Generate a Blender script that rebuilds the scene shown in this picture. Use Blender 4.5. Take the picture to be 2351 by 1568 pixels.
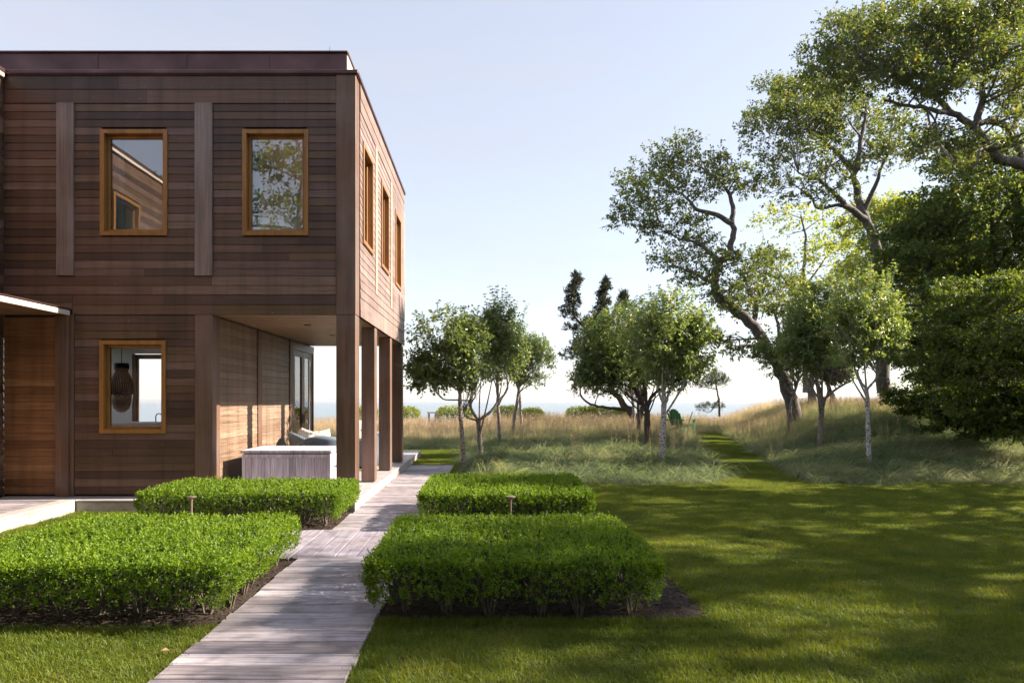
import bpy, math, random
import numpy as np
from mathutils import Vector, noise as mnoise

for o in list(bpy.data.objects): bpy.data.objects.remove(o)
scene = bpy.context.scene
col = scene.collection
R = math.radians

# ------------------------------------------------------------------ camera, sky, sun, exposure
HC = 1.58                      # eye height over the lawn
cam_d = bpy.data.cameras.new('camera'); cam = bpy.data.objects.new('camera', cam_d); col.objects.link(cam)
cam.location = (0, 0, HC); cam.rotation_euler = (R(90), 0, 0)
cam_d.sensor_width = 36; cam_d.lens = 24; cam_d.shift_x = 26/1024; cam_d.shift_y = 59/1024
cam_d.clip_start = 0.05; cam_d.clip_end = 60000
scene.camera = cam

SUN_EL, SUN_AZ = R(32), R(86)  # azimuth clockwise from +Y (the viewing direction)
SUN = Vector((math.sin(SUN_AZ)*math.cos(SUN_EL), math.cos(SUN_AZ)*math.cos(SUN_EL), math.sin(SUN_EL)))
w = bpy.data.worlds.new('World'); scene.world = w; w.use_nodes = True
wn = w.node_tree.nodes; wl = w.node_tree.links
bg = wn['Background']; sky = wn.new('ShaderNodeTexSky'); sky.sky_type = 'NISHITA'; sky.sun_disc = False
sky.sun_elevation = SUN_EL; sky.sun_rotation = SUN_AZ
sky.air_density = 1.0; sky.dust_density = 0.5; sky.ozone_density = 1.0; sky.altitude = 0
# a thin even veil of high haze whitens the whole sky, with faint cirrus in it
hs = wn.new('ShaderNodeHueSaturation'); hs.inputs['Saturation'].default_value = .78; wl.new(sky.outputs[0], hs.inputs['Color'])
tc = wn.new('ShaderNodeTexCoord'); mpw = wn.new('ShaderNodeMapping'); mpw.inputs['Scale'].default_value = (1.2, 1.2, 7.0); mpw.inputs['Rotation'].default_value = (0, R(14), 0); wl.new(tc.outputs['Generated'], mpw.inputs['Vector'])
cn_ = wn.new('ShaderNodeTexNoise'); cn_.inputs['Scale'].default_value = 1.6; cn_.inputs['Detail'].default_value = 7; cn_.inputs['Roughness'].default_value = .6; wl.new(mpw.outputs[0], cn_.inputs['Vector'])
mr = wn.new('ShaderNodeMapRange'); mr.inputs[1].default_value = .45; mr.inputs[2].default_value = .75; mr.inputs[3].default_value = .52; mr.inputs[4].default_value = .74; wl.new(cn_.outputs[0], mr.inputs[0])
mxw = wn.new('ShaderNodeMix'); mxw.data_type = 'RGBA'; wl.new(mr.outputs[0], mxw.inputs[0]); wl.new(hs.outputs[0], mxw.inputs[6]); mxw.inputs[7].default_value = (2.50, 2.44, 2.62, 1)
wl.new(mxw.outputs[2], bg.inputs[0]); bg.inputs[1].default_value = 0.108
sd = bpy.data.lights.new('sun', 'SUN'); sd.energy = 5.0; sd.angle = R(0.6); sd.color = (1.0, 0.87, 0.70)
so = bpy.data.objects.new('sun', sd); col.objects.link(so)
so.rotation_euler = SUN.to_track_quat('Z', 'Y').to_euler(); so.location = (30, 5, 30)
scene.view_settings.view_transform = 'Standard'; scene.view_settings.look = 'None'
scene.view_settings.exposure = 1.55; scene.view_settings.gamma = 1.0
scene.view_settings.use_curve_mapping = False
scene.render.engine = 'CYCLES'
scene.cycles.max_bounces = 5; scene.cycles.transparent_max_bounces = 10
scene.cycles.diffuse_bounces = 3; scene.cycles.glossy_bounces = 3; scene.cycles.transmission_bounces = 3; scene.cycles.volume_bounces = 0
scene.cycles.use_adaptive_sampling = True; scene.cycles.adaptive_threshold = .014; scene.cycles.adaptive_min_samples = 16
scene.cycles.caustics_reflective = False; scene.cycles.caustics_refractive = False

# ------------------------------------------------------------------ helpers
FU, CX, CY = 682.67, 486.0, 400.0
K = 2351/1024.0
def at(x, y, d):               # a point of the photograph (display pixels, 2351 wide) at distance d
    return Vector(((x/K-CX)/FU*d, d, HC-(y/K-CY)/FU*d))
def setp(o, label=None, cat=None, group=None, kind=None):
    if label: o['label'] = label
    if cat: o['category'] = cat
    if group: o['group'] = group
    if kind: o['kind'] = kind
    return o
ORG = {}
def thing(name, loc, label, cat, group=None, rz=0):
    o = bpy.data.objects.new(name, None); col.objects.link(o); o.empty_display_size = .2
    o.location = loc; o.rotation_euler = (0, 0, rz); ORG[o] = Vector((0,0,0)) if rz else Vector(loc)
    setp(o, label, cat, group); return o
def link(name, me, mat, parent=None, loc=None):
    o = bpy.data.objects.new(name, me); col.objects.link(o)
    if mat is not None and not me.materials: me.materials.append(mat)
    if parent is not None: o.parent = parent
    if loc is not None: o.location = loc
    return o

class MB:
    """collects shapes; build() links them as one mesh object"""
    def __init__(s, T=None): s.v = []; s.f = []; s.T = T
    def add(s, vs, fs):
        n = len(s.v)
        for p in vs:
            p = s.T(*p) if s.T else p
            s.v.append(tuple(p))
        s.f += [tuple(i+n for i in f) for f in fs]; return s
    def box(s, x0, x1, y0, y1, z0, z1, bev=0):
        if bev:
            b = bev; vs = []; 
            for z, e in ((z0, b), (z0+b, 0), (z1-b, 0), (z1, b)):
                vs += [(x0+b,y0+e,z),(x1-b,y0+e,z),(x1-e,y0+b,z),(x1-e,y1-b,z),(x1-b,y1-e,z),(x0+b,y1-e,z),(x0+e,y1-b,z),(x0+e,y0+b,z)]
            fs = [tuple(range(7,-1,-1)), tuple(range(24,32))]
            for k in range(3):
                for i in range(8):
                    j = (i+1) % 8; fs.append((k*8+i, k*8+j, k*8+8+j, k*8+8+i))
            return s.add(vs, fs)
        return s.add([(x0,y0,z0),(x1,y0,z0),(x1,y1,z0),(x0,y1,z0),(x0,y0,z1),(x1,y0,z1),(x1,y1,z1),(x0,y1,z1)],
                     [(0,3,2,1),(4,5,6,7),(0,1,5,4),(1,2,6,5),(2,3,7,6),(3,0,4,7)])
    def tube(s, pts, rad, sides=6, cap=True):
        pts = [Vector(p) for p in pts]; n = len(pts)
        if not hasattr(rad, '__len__'): rad = [rad]*n
        up = Vector((0,0,1)); vs = []; fs = []
        t0 = (pts[1]-pts[0]).normalized(); a = t0.cross(up if abs(t0.z) < .9 else Vector((1,0,0))).normalized()
        for i in range(n):
            t = (pts[min(i+1,n-1)]-pts[max(i-1,0)])
            t = t.normalized() if t.length > 1e-9 else t0
            a = (a-t*a.dot(t)); a = a.normalized() if a.length > 1e-6 else t.orthogonal().normalized()
            b = t.cross(a)
            for k in range(sides):
                q = 2*math.pi*k/sides
                vs.append(pts[i]+(a*math.cos(q)+b*math.sin(q))*rad[i])
        for i in range(n-1):
            for k in range(sides):
                j = (k+1) % sides
                fs.append((i*sides+k, i*sides+j, (i+1)*sides+j, (i+1)*sides+k))
        if cap:
            fs.append(tuple(range(sides-1,-1,-1))); fs.append(tuple((n-1)*sides+k for k in range(sides)))
        return s.add(vs, fs)
    def lathe(s, prof, c=(0,0,0), sides=16):
        vs = []; fs = []
        for r, z in prof:
            for k in range(sides):
                q = 2*math.pi*k/sides; vs.append((c[0]+r*math.cos(q), c[1]+r*math.sin(q), c[2]+z))
        for i in range(len(prof)-1):
            for k in range(sides):
                j = (k+1) % sides; fs.append((i*sides+k, i*sides+j, (i+1)*sides+j, (i+1)*sides+k))
        fs.append(tuple(range(sides-1,-1,-1))); fs.append(tuple((len(prof)-1)*sides+k for k in range(sides)))
        return s.add(vs, fs)
    def build(s, name, mat, parent=None, org=None, smooth=False):
        if org is None: org = ORG.get(parent, Vector((0,0,0)))
        me = bpy.data.meshes.new(name)
        me.from_pydata([(p[0]-org[0], p[1]-org[1], p[2]-org[2]) for p in s.v], [], s.f); me.update()
        if smooth: me.polygons.foreach_set('use_smooth', [True]*len(me.polygons))
        o = link(name, me, mat, parent); ORG[o] = Vector(org); 
        if parent is None and org[0]+org[1]+org[2] != 0: o.location = org
        return o

def fast_mesh(name, V, F, smooth=False):
    """V (n,3), F (m,3 or 4) numpy -> mesh"""
    me = bpy.data.meshes.new(name); V = np.asarray(V, np.float32); F = np.asarray(F, np.int32)
    k = F.shape[1]
    me.vertices.add(len(V)); me.vertices.foreach_set('co', V.ravel())
    me.loops.add(F.size); me.loops.foreach_set('vertex_index', F.ravel())
    me.polygons.add(len(F)); me.polygons.foreach_set('loop_start', np.arange(0, F.size, k, dtype=np.int32))
    me.polygons.foreach_set('loop_total', np.full(len(F), k, np.int32))
    if smooth: me.polygons.foreach_set('use_smooth', np.ones(len(F), bool))
    me.update(calc_edges=True); return me

def norm(a): return a/np.maximum(np.linalg.norm(a, axis=1, keepdims=True), 1e-9)
def leaf_arrays(P, A, L, W, rng, fold=.18, upbias=.6):
    """one folded leaf (two triangles) per row: base P, axis A, length L, width W"""
    n = len(P); A = norm(A); L = np.broadcast_to(np.asarray(L, float), (n,))[:,None]; W = np.broadcast_to(np.asarray(W, float), (n,))[:,None]
    N = rng.normal(size=(n,3))*.6; N[:,2] += upbias
    S = norm(np.cross(A, N)); N = norm(np.cross(S, A))
    mid = P+A*L*.48
    V = np.stack([P, mid+S*W*.5+N*W*fold, P+A*L-N*L*.08, mid-S*W*.5+N*W*fold], 1).reshape(-1,3)
    b = np.arange(n)[:,None]*4
    F = np.concatenate([b+np.array([[0,1,2]]), b+np.array([[0,2,3]])], 1).reshape(-1,3)
    return V, F

def catmull(pts, n=4):
    pts = [Vector(p) for p in pts]
    if len(pts) < 3: return pts
    P = [pts[0]*2-pts[1]]+pts+[pts[-1]*2-pts[-2]]; out = []
    for i in range(1, len(P)-2):
        for k in range(n):
            t = k/n; a, b, c, d = P[i-1], P[i], P[i+1], P[i+2]
            out.append(.5*((2*b)+(c-a)*t+(2*a-5*b+4*c-d)*t*t+(3*b-a-3*c+d)*t**3))
    out.append(pts[-1]); return out

# ------------------------------------------------------------------ materials
def newmat(name):
    m = bpy.data.materials.new(name); m.use_nodes = True
    nt = m.node_tree; return m, nt.nodes, nt.links, nt.nodes['Principled BSDF']
def ramp(n, stops):
    r = n.new('ShaderNodeValToRGB'); e = r.color_ramp.elements
    while len(e) < len(stops): e.new(.5)
    for i, (p, c) in enumerate(stops): e[i].position = p; e[i].color = (*c, 1)
    return r
def plain(name, c, rough=.6, metal=0, spec=.5):
    m, n, l, b = newmat(name); b.inputs['Base Color'].default_value = (*c, 1)
    b.inputs['Roughness'].default_value = rough; b.inputs['Metallic'].default_value = metal
    b.inputs['Specular IOR Level'].default_value = spec; return m
def math_(n, l, op, a, b=None):
    m = n.new('ShaderNodeMath'); m.operation = op
    for i, x in enumerate((a, b)):
        if x is None: continue
        if isinstance(x, (int, float)): m.inputs[i].default_value = x
        else: l.new(x, m.inputs[i])
    return m.outputs[0]
def mixc(n, l, mode, f, a, b):
    m = n.new('ShaderNodeMix'); m.data_type = 'RGBA'; m.blend_type = mode
    for i, x in ((0, f), (6, a), (7, b)):
        if isinstance(x, (int, float)): m.inputs[i].default_value = x
        elif isinstance(x, tuple): m.inputs[i].default_value = (*x, 1)
        else: l.new(x, m.inputs[i])
    return m.outputs[2]

def wood(name, stops, scl, rough=.6, spots=0.0, island=False, bump=.25, contrast=.5, weather=None):
    """per-board colour from the ramp `stops`; grain runs along the axes with small scale"""
    m, n, l, b = newmat(name)
    geo = n.new('ShaderNodeNewGeometry'); oi = n.new('ShaderNodeObjectInfo')
    rnd = geo.outputs['Random Per Island'] if island else oi.outputs['Random']
    mp = n.new('ShaderNodeMapping'); mp.inputs['Scale'].default_value = scl
    off = n.new('ShaderNodeCombineXYZ'); o7 = math_(n, l, 'MULTIPLY', rnd, 37.0)
    for i in range(3): l.new(o7, off.inputs[i])
    l.new(geo.outputs['Position'], mp.inputs['Vector']); l.new(off.outputs[0], mp.inputs['Location'])
    g1 = n.new('ShaderNodeTexNoise'); g1.inputs['Scale'].default_value = 1.0; g1.inputs['Detail'].default_value = 5; g1.inputs['Roughness'].default_value = .65
    l.new(mp.outputs[0], g1.inputs['Vector'])
    r = ramp(n, stops); l.new(rnd, r.inputs[0])
    gr = ramp(n, [(.28, (1-contrast,)*3), (.72, (1+contrast*.6,)*3)]); l.new(g1.outputs[0], gr.inputs[0])
    c = mixc(n, l, 'MULTIPLY', 1.0, r.outputs[0], gr.outputs[0])
    # broad weathering, patches with a shape of their own
    g2 = n.new('ShaderNodeTexNoise'); g2.inputs['Scale'].default_value = 1.3; g2.inputs['Detail'].default_value = 4
    l.new(geo.outputs['Position'], g2.inputs['Vector'])
    if weather:
        wr = ramp(n, [(.45, (0,0,0)), (.68, (1,1,1))]); l.new(g2.outputs[0], wr.inputs[0])
        c = mixc(n, l, 'MIX', math_(n, l, 'MULTIPLY', wr.outputs[0], weather[1]), c, weather[0])
    g4 = n.new('ShaderNodeTexNoise'); g4.inputs['Scale'].default_value = 1; g4.inputs['Detail'].default_value = 4; mp4 = n.new('ShaderNodeMapping'); mp4.inputs['Scale'].default_value = (7,7,.5); l.new(geo.outputs['Position'], mp4.inputs['Vector']); l.new(mp4.outputs[0], g4.inputs['Vector'])
    sr4 = ramp(n, [(.32,(.72,.72,.74)),(.5,(1,1,1)),(.7,(1.14,1.12,1.12))]); l.new(g4.outputs[0], sr4.inputs[0]); c = mixc(n, l, 'MULTIPLY', 1.0, c, sr4.outputs[0])
    if spots:
        g3 = n.new('ShaderNodeTexNoise'); g3.inputs['Scale'].default_value = 22; g3.inputs['Detail'].default_value = 2
        l.new(geo.outputs['Position'], g3.inputs['Vector'])
        sr = ramp(n, [(.70, (0,0,0)), (.78, (1,1,1))]); l.new(g3.outputs[0], sr.inputs[0])
        c = mixc(n, l, 'MIX', math_(n, l, 'MULTIPLY', sr.outputs[0], spots), c, (.36,.31,.29))
    l.new(c, b.inputs['Base Color'])
    rr = ramp(n, [(.3, (rough-.12,)*3), (.7, (rough+.12,)*3)]); l.new(g1.outputs[0], rr.inputs[0]); l.new(rr.outputs[0], b.inputs['Roughness'])
    bp = n.new('ShaderNodeBump'); bp.inputs['Strength'].default_value = bump; bp.inputs['Distance'].default_value = .004
    l.new(g1.outputs[0], bp.inputs['Height']); l.new(bp.outputs[0], b.inputs['Normal'])
    return m

BROWNS = [(0,(0.0420,0.0190,0.0133)),(.14,(0.1094,0.0522,0.0342)),(.28,(0.0775,0.0427,0.0181)),(.40,(0.1687,0.0902,0.0646)),(.53,(0.0502,0.0247,0.0190)),(.66,(0.1231,0.0703,0.0294)),(.78,(0.2143,0.1330,0.1092)),(.88,(0.0657,0.0342,0.0256)),(1,(0.1505,0.0836,0.0418))]
M = {}
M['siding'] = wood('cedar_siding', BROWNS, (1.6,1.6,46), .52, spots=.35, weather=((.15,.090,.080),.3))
SUNLIT_PALE = [(0,(0.1876,0.1263,0.1115)),(.25,(0.2598,0.1876,0.1735)),(.5,(0.2165,0.1479,0.1281)),(.75,(0.3031,0.2237,0.2148)),(1,(0.1732,0.1118,0.0950))]  # weathered side boards, paled further to carry the sun's brightness on that wall
M['siding_sun'] = wood('sunlit_pale_siding', SUNLIT_PALE, (1.6,1.6,46), .6, spots=.2, weather=((.32,.255,.235),.5))
M['siding_sun_stuff'] = wood('sunlit_pale_siding_rows', SUNLIT_PALE, (1.6,1.6,46), .6, island=True, weather=((.32,.255,.235),.5))
M['siding_porch'] = wood('porch_siding', [(0,(0.1987,0.1242,0.0814)),(.3,(0.2782,0.1838,0.1242)),(.6,(0.2385,0.1540,0.1043)),(.8,(0.3279,0.2285,0.1639)),(1,(0.1788,0.1112,0.0696))], (1.6,1.6,46), .55, weather=((.30,.22,.17),.4))  # lighter, warmer cedar that puts the porch wall's sunlit tone into the colour
M['siding_entry'] = wood('sheltered_glow_siding', [(0,(.16,.070,.026)),(.3,(.26,.125,.050)),(.55,(.20,.090,.034)),(.8,(.32,.165,.075)),(1,(.22,.10,.038))], (1.6,1.6,46), .5, spots=.1)  # fresh sheltered cedar, its orange also standing in for reflected sunlight
M['post_sun'] = wood('sunlit_pale_post', [(0,(.34,.25,.20)),(1,(.40,.30,.24))], (40,40,1.1), .6, contrast=.35)  # side pilasters, paled to match the sunlit tone of the side boards
M['siding_stuff'] = wood('cedar_siding_island', BROWNS, (1.6,1.6,46), .52, spots=.3, island=True, weather=((.15,.090,.080),.3))
M['post'] = wood('cedar_post', [(0,(0.1428,0.0739,0.0479)),(.5,(0.1848,0.1026,0.0696)),(1,(0.1301,0.0671,0.0388))], (40,40,1.1), .55, contrast=.45, weather=((.21,.165,.155),.45))
M['pilaster'] = wood('weathered_pilaster', [(0,(0.1866,0.1364,0.1225)),(.5,(0.2425,0.1848,0.1690)),(1,(0.2052,0.1496,0.1394))], (40,40,1.1), .55, contrast=.5, weather=((.32,.27,.28),.5))
M['soffit'] = wood('cedar_soffit', [(0,(.22,.13,.06)),(.5,(.28,.17,.08)),(1,(.17,.10,.05))], (1.4,40,8), .5, island=True)
M['frame'] = wood('window_cedar', [(0,(0.2856,0.1275,0.0284)),(.5,(0.3618,0.1683,0.0405)),(1,(0.2570,0.1071,0.0259))], (30,30,6), .42, contrast=.25, bump=.1)
M['dark_frame'] = wood('door_cedar', [(0,(.13,.06,.032)),(1,(.17,.08,.04))], (30,30,3), .45, contrast=.3, bump=.1)
M['deck'] = wood('weathered_deck', [(0,(0.2367,0.2092,0.2415)),(.2,(0.4260,0.3826,0.4373)),(.4,(0.3314,0.2989,0.3459)),(.6,(0.4852,0.4424,0.4830)),(.8,(0.2840,0.2451,0.2611)),(1,(0.3905,0.3587,0.4177))], (2.2,44,10), .72, bump=.35, contrast=.6, weather=((.16,.13,.125),.6))
M['deck_long'] = wood('weathered_deck_lengthwise', [(0,(0.2755,0.2526,0.3064)),(.4,(0.3856,0.3535,0.4192)),(.7,(0.3031,0.2754,0.3440)),(1,(0.4132,0.3765,0.4515))], (44,2.2,10), .72, bump=.35, contrast=.42, weather=((.2,.165,.16),.5))
M['cabinet'] = wood('weathered_cabinet', [(0,(0.4530,0.3872,0.4756)),(.3,(0.8235,0.7337,0.8647)),(.55,(0.5971,0.5096,0.6269)),(.8,(0.9470,0.8561,0.9728)),(1,(0.6999,0.6115,0.7134))], (44,44,2.4), .7, contrast=.45, weather=((.66,.62,.67),.5))
M['dark_back'] = plain('dark_sheathing', (.012,.010,.009), .9)
M['white'] = plain('white_plaster', (.80,.79,.77), .7)
M['beige'] = plain('beige_paint', (.80,.71,.60), .75)
M['floor_in'] = plain('oak_floor', (.62,.52,.42), .45)
M['black'] = plain('black_rattan', (.012,.010,.009), .55)
M['steel'] = plain('brushed_steel', (.35,.35,.36), .3, 1)
M['green'] = plain('green_paint', (.030,.14,.055), .45)
M['pole'] = plain('grey_pole', (.16,.14,.11), .7)
M['iron'] = plain('dark_iron', (.03,.028,.026), .5, .6)

def metal_bronze():
    m, n, l, b = newmat('bronze_flashing')
    g = n.new('ShaderNodeTexNoise'); g.inputs['Scale'].default_value = 2.2; g.inputs['Detail'].default_value = 5
    geo = n.new('ShaderNodeNewGeometry'); l.new(geo.outputs['Position'], g.inputs['Vector'])
    r = ramp(n, [(.3,(.075,.038,.040)),(.6,(.115,.062,.064)),(.8,(.16,.095,.09))]); l.new(g.outputs[0], r.inputs[0]); l.new(r.outputs[0], b.inputs['Base Color'])
    b.inputs['Roughness'].default_value = .42; b.inputs['Metallic'].default_value = .55; return m
M['bronze'] = metal_bronze()
def mottled(name, stops, scale, rough=.8, bump=.2, detail=6, dist=.01):
    m, n, l, b = newmat(name); geo = n.new('ShaderNodeNewGeometry')
    g = n.new('ShaderNodeTexNoise'); g.inputs['Scale'].default_value = scale; g.inputs['Detail'].default_value = detail; g.inputs['Roughness'].default_value = .7
    l.new(geo.outputs['Position'], g.inputs['Vector']); r = ramp(n, stops); l.new(g.outputs[0], r.inputs[0]); l.new(r.outputs[0], b.inputs['Base Color'])
    b.inputs['Roughness'].default_value = rough
    bp = n.new('ShaderNodeBump'); bp.inputs['Strength'].default_value = bump; bp.inputs['Distance'].default_value = dist
    l.new(g.outputs[0], bp.inputs['Height']); l.new(bp.outputs[0], b.inputs['Normal']); return m
M['concrete'] = mottled('poured_concrete', [(.3,(.30,.27,.25)),(.55,(.42,.39,.37)),(.75,(.50,.47,.45))], 7, .85, .3)
M['stone'] = mottled('grey_paving', [(.3,(.30,.28,.29)),(.55,(.38,.36,.375)),(.8,(.44,.42,.43))], 5, .7, .15)
M['mulch'] = mottled('bark_mulch', [(.35,(.018,.011,.008)),(.55,(.045,.028,.020)),(.72,(.085,.055,.040))], 38, .95, 1.0, dist=.03)
M['chip'] = mottled('mulch_chips', [(.3,(.03,.018,.012)),(.55,(.09,.055,.036)),(.75,(.22,.15,.11))], 30, .9, .3)
M['soil'] = mottled('lawn_soil', [(.3,(.030,.036,.012)),(.55,(.050,.055,.018)),(.75,(.075,.070,.028))], 3, .95, .6, dist=.03)
M['bark'] = mottled('dark_bark', [(.3,(.040,.030,.026)),(.55,(.085,.066,.056)),(.75,(.150,.125,.110))], 14, .9, .9, dist=.02)
M['bark_grey'] = mottled('grey_oak_bark', [(.3,(.060,.050,.048)),(.52,(.125,.108,.104)),(.72,(.26,.24,.24))], 9, .9, .9, dist=.03)
def spotted_bark(name, pale, dark, sc):
    m, n, l, b = newmat(name); geo = n.new('ShaderNodeNewGeometry')
    mp = n.new('ShaderNodeMapping'); mp.inputs['Scale'].default_value = (1,1,1.5); l.new(geo.outputs['Position'], mp.inputs['Vector'])
    g = n.new('ShaderNodeTexNoise'); g.inputs['Scale'].default_value = sc; g.inputs['Detail'].default_value = 3; l.new(mp.outputs[0], g.inputs['Vector'])
    r = ramp(n, [(.40, dark), (.50, pale), (.75, tuple(min(1, x*1.2) for x in pale))]); l.new(g.outputs[0], r.inputs[0])
    l.new(r.outputs[0], b.inputs['Base Color']); b.inputs['Roughness'].default_value = .85
    bp = n.new('ShaderNodeBump'); bp.inputs['Strength'].default_value = .6; bp.inputs['Distance'].default_value = .01
    l.new(g.outputs[0], bp.inputs['Height']); l.new(bp.outputs[0], b.inputs['Normal']); return m
M['bark_white'] = spotted_bark('lichened_white_bark', (.50,.48,.50), (.07,.055,.05), 26)
M['bark_pear'] = spotted_bark('pear_bark', (.27,.225,.21), (.08,.06,.052), 20)

def leafm(name, stops, trans_col, trans=.4, rough=.5, spec=.35, patch=None):
    m, n, l, b = newmat(name); geo = n.new('ShaderNodeNewGeometry')
    r = ramp(n, stops); l.new(geo.outputs['Random Per Island'], r.inputs[0])
    if patch:            # patches of older and younger growth: they shift every leaf of a patch along the ramp
        pn = n.new('ShaderNodeTexNoise'); pn.inputs['Scale'].default_value = patch[0]; pn.inputs['Detail'].default_value = 4; pn.inputs['Roughness'].default_value = .65; l.new(geo.outputs['Position'], pn.inputs['Vector'])
        t = math_(n, l, 'ADD', math_(n, l, 'MULTIPLY', geo.outputs['Random Per Island'], 1-patch[1]), math_(n, l, 'MULTIPLY', math_(n, l, 'SUBTRACT', math_(n, l, 'MULTIPLY', pn.outputs[0], 2.2), .6), patch[1])); l.new(t, r.inputs[0])
    l.new(r.outputs[0], b.inputs['Base Color'])
    b.inputs['Roughness'].default_value = rough; b.inputs['Specular IOR Level'].default_value = spec
    t = n.new('ShaderNodeBsdfTranslucent'); tc = mixc(n, l, 'MULTIPLY', 1.0, r.outputs[0], trans_col); l.new(tc, t.inputs[0])
    mx = n.new('ShaderNodeMixShader'); mx.inputs[0].default_value = trans
    l.new(b.outputs[0], mx.inputs[1]); l.new(t.outputs[0], mx.inputs[2]); l.new(mx.outputs[0], n['Material Output'].inputs[0]); return m
YG = (2.6, 2.3, .9)
M['leaf_box'] = leafm('boxwood_leaf', [(0,(.050,.095,.012)),(.3,(.105,.185,.014)),(.6,(.165,.265,.018)),(.85,(.235,.335,.028)),(1,(.30,.36,.06))], (2.0,1.9,.8), .35, .48, .35, (5.0,.5))
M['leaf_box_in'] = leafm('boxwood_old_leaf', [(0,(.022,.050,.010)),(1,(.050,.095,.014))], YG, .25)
M['leaf_pear'] = leafm('pear_leaf', [(0,(0.0633,0.1081,0.0460)),(.5,(0.1012,0.1564,0.0575)),(.93,(0.1552,0.2093,0.0759)),(1,(0.2415,0.1840,0.1035))], YG, .38, .36, .6)
M['leaf_pear2'] = leafm('pear_leaf_bright', [(0,(0.0828,0.1357,0.0575)),(.5,(0.1323,0.1978,0.0759)),(.93,(0.1955,0.2530,0.0978)),(1,(0.2875,0.2300,0.1265))], YG, .42, .36, .6)
M['leaf_oak'] = leafm('oak_leaf', [(0,(.042,.072,.030)),(.45,(.068,.104,.036)),(.82,(.105,.136,.042)),(.97,(.165,.165,.055)),(1,(.19,.13,.06))], YG, .42, .45, .4)
M['leaf_pale'] = leafm('pale_leaf', [(0,(0.1150,0.1725,0.0345)),(.6,(0.1840,0.2300,0.0517)),(1,(0.2760,0.2875,0.0920))], YG, .5)
M['leaf_dark'] = leafm('dark_leaf', [(0,(0.0416,0.0792,0.0292)),(.5,(0.0718,0.1188,0.0324)),(.9,(0.1361,0.1800,0.0389)),(1,(0.2457,0.2610,0.0486))], YG, .4)
M['leaf_horn'] = leafm('hornbeam_leaf', [(0,(0.0369,0.0648,0.0194)),(.5,(0.0652,0.1053,0.0219)),(.9,(0.1134,0.1553,0.0267)),(1,(0.1701,0.1958,0.0365))], YG, .4)
M['juniper'] = leafm('juniper_scale', [(0,(.018,.028,.020)),(.7,(.035,.048,.030)),(1,(.085,.070,.040))], YG, .15, .7)
M['pine'] = leafm('pine_needle', [(0,(.030,.050,.036)),(1,(.065,.090,.050))], YG, .2, .6)
M['leaf_shore'] = leafm('seaside_shrub_leaf', [(0,(.10,.15,.020)),(.6,(.16,.20,.03)),(1,(.24,.25,.06))], YG, .45)
M['lawn'] = leafm('lawn_blade', [(0,(0.0550,0.0924,0.0132)),(.3,(0.0968,0.1430,0.0176)),(.6,(0.1452,0.1870,0.0242)),(.85,(0.2035,0.2255,0.0396)),(1,(0.2970,0.2585,0.0990))], (2.0,1.8,.7), .38, .5, .3, (1.7,.6))

def meadow_mat():
    m, n, l, b = newmat('meadow_blade'); geo = n.new('ShaderNodeNewGeometry')
    g = n.new('ShaderNodeTexNoise'); g.inputs['Scale'].default_value = .35; g.inputs['Detail'].default_value = 4; l.new(geo.outputs['Position'], g.inputs['Vector'])
    s = n.new('ShaderNodeSeparateXYZ'); l.new(geo.outputs['Position'], s.inputs[0])
    far = n.new('ShaderNodeMapRange'); l.new(s.outputs[1], far.inputs[0]); far.inputs[1].default_value = 20; far.inputs[2].default_value = 36   # the seaward end of the meadow has dried
    xx = n.new('ShaderNodeMapRange'); l.new(s.outputs[0], xx.inputs[0]); xx.inputs[1].default_value = 8; xx.inputs[2].default_value = -4; xx.inputs[3].default_value = .45; xx.inputs[4].default_value = 1.15
    rn = math_(n, l, 'MULTIPLY', geo.outputs['Random Per Island'], .55)
    t = math_(n, l, 'ADD', math_(n, l, 'MULTIPLY', far.outputs[0], xx.outputs[0]), rn); t = math_(n, l, 'ADD', t, math_(n, l, 'MULTIPLY', math_(n, l, 'SUBTRACT', g.outputs[0], .5), 1.3))
    r = ramp(n, [(.0,(.095,.140,.070)),(.25,(.185,.245,.135)),(.5,(.30,.33,.18)),(.75,(.52,.45,.32)),(1,(.68,.57,.45))]); l.new(t, r.inputs[0])
    l.new(r.outputs[0], b.inputs['Base Color']); b.inputs['Roughness'].default_value = .55; b.inputs['Specular IOR Level'].default_value = .3
    tr = n.new('ShaderNodeBsdfTranslucent'); l.new(mixc(n, l, 'MULTIPLY', 1.0, r.outputs[0], (1.6,1.5,.9)), tr.inputs[0])
    mx = n.new('ShaderNodeMixShader'); mx.inputs[0].default_value = .4
    l.new(b.outputs[0], mx.inputs[1]); l.new(tr.outputs[0], mx.inputs[2]); l.new(mx.outputs[0], n['Material Output'].inputs[0]); return m
M['meadow'] = meadow_mat()
M['seed'] = leafm('seed_head', [(0,(.30,.22,.13)),(.6,(.42,.32,.21)),(1,(.52,.42,.32))], (1.3,1.2,1.0), .4, .7, .2)

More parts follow.
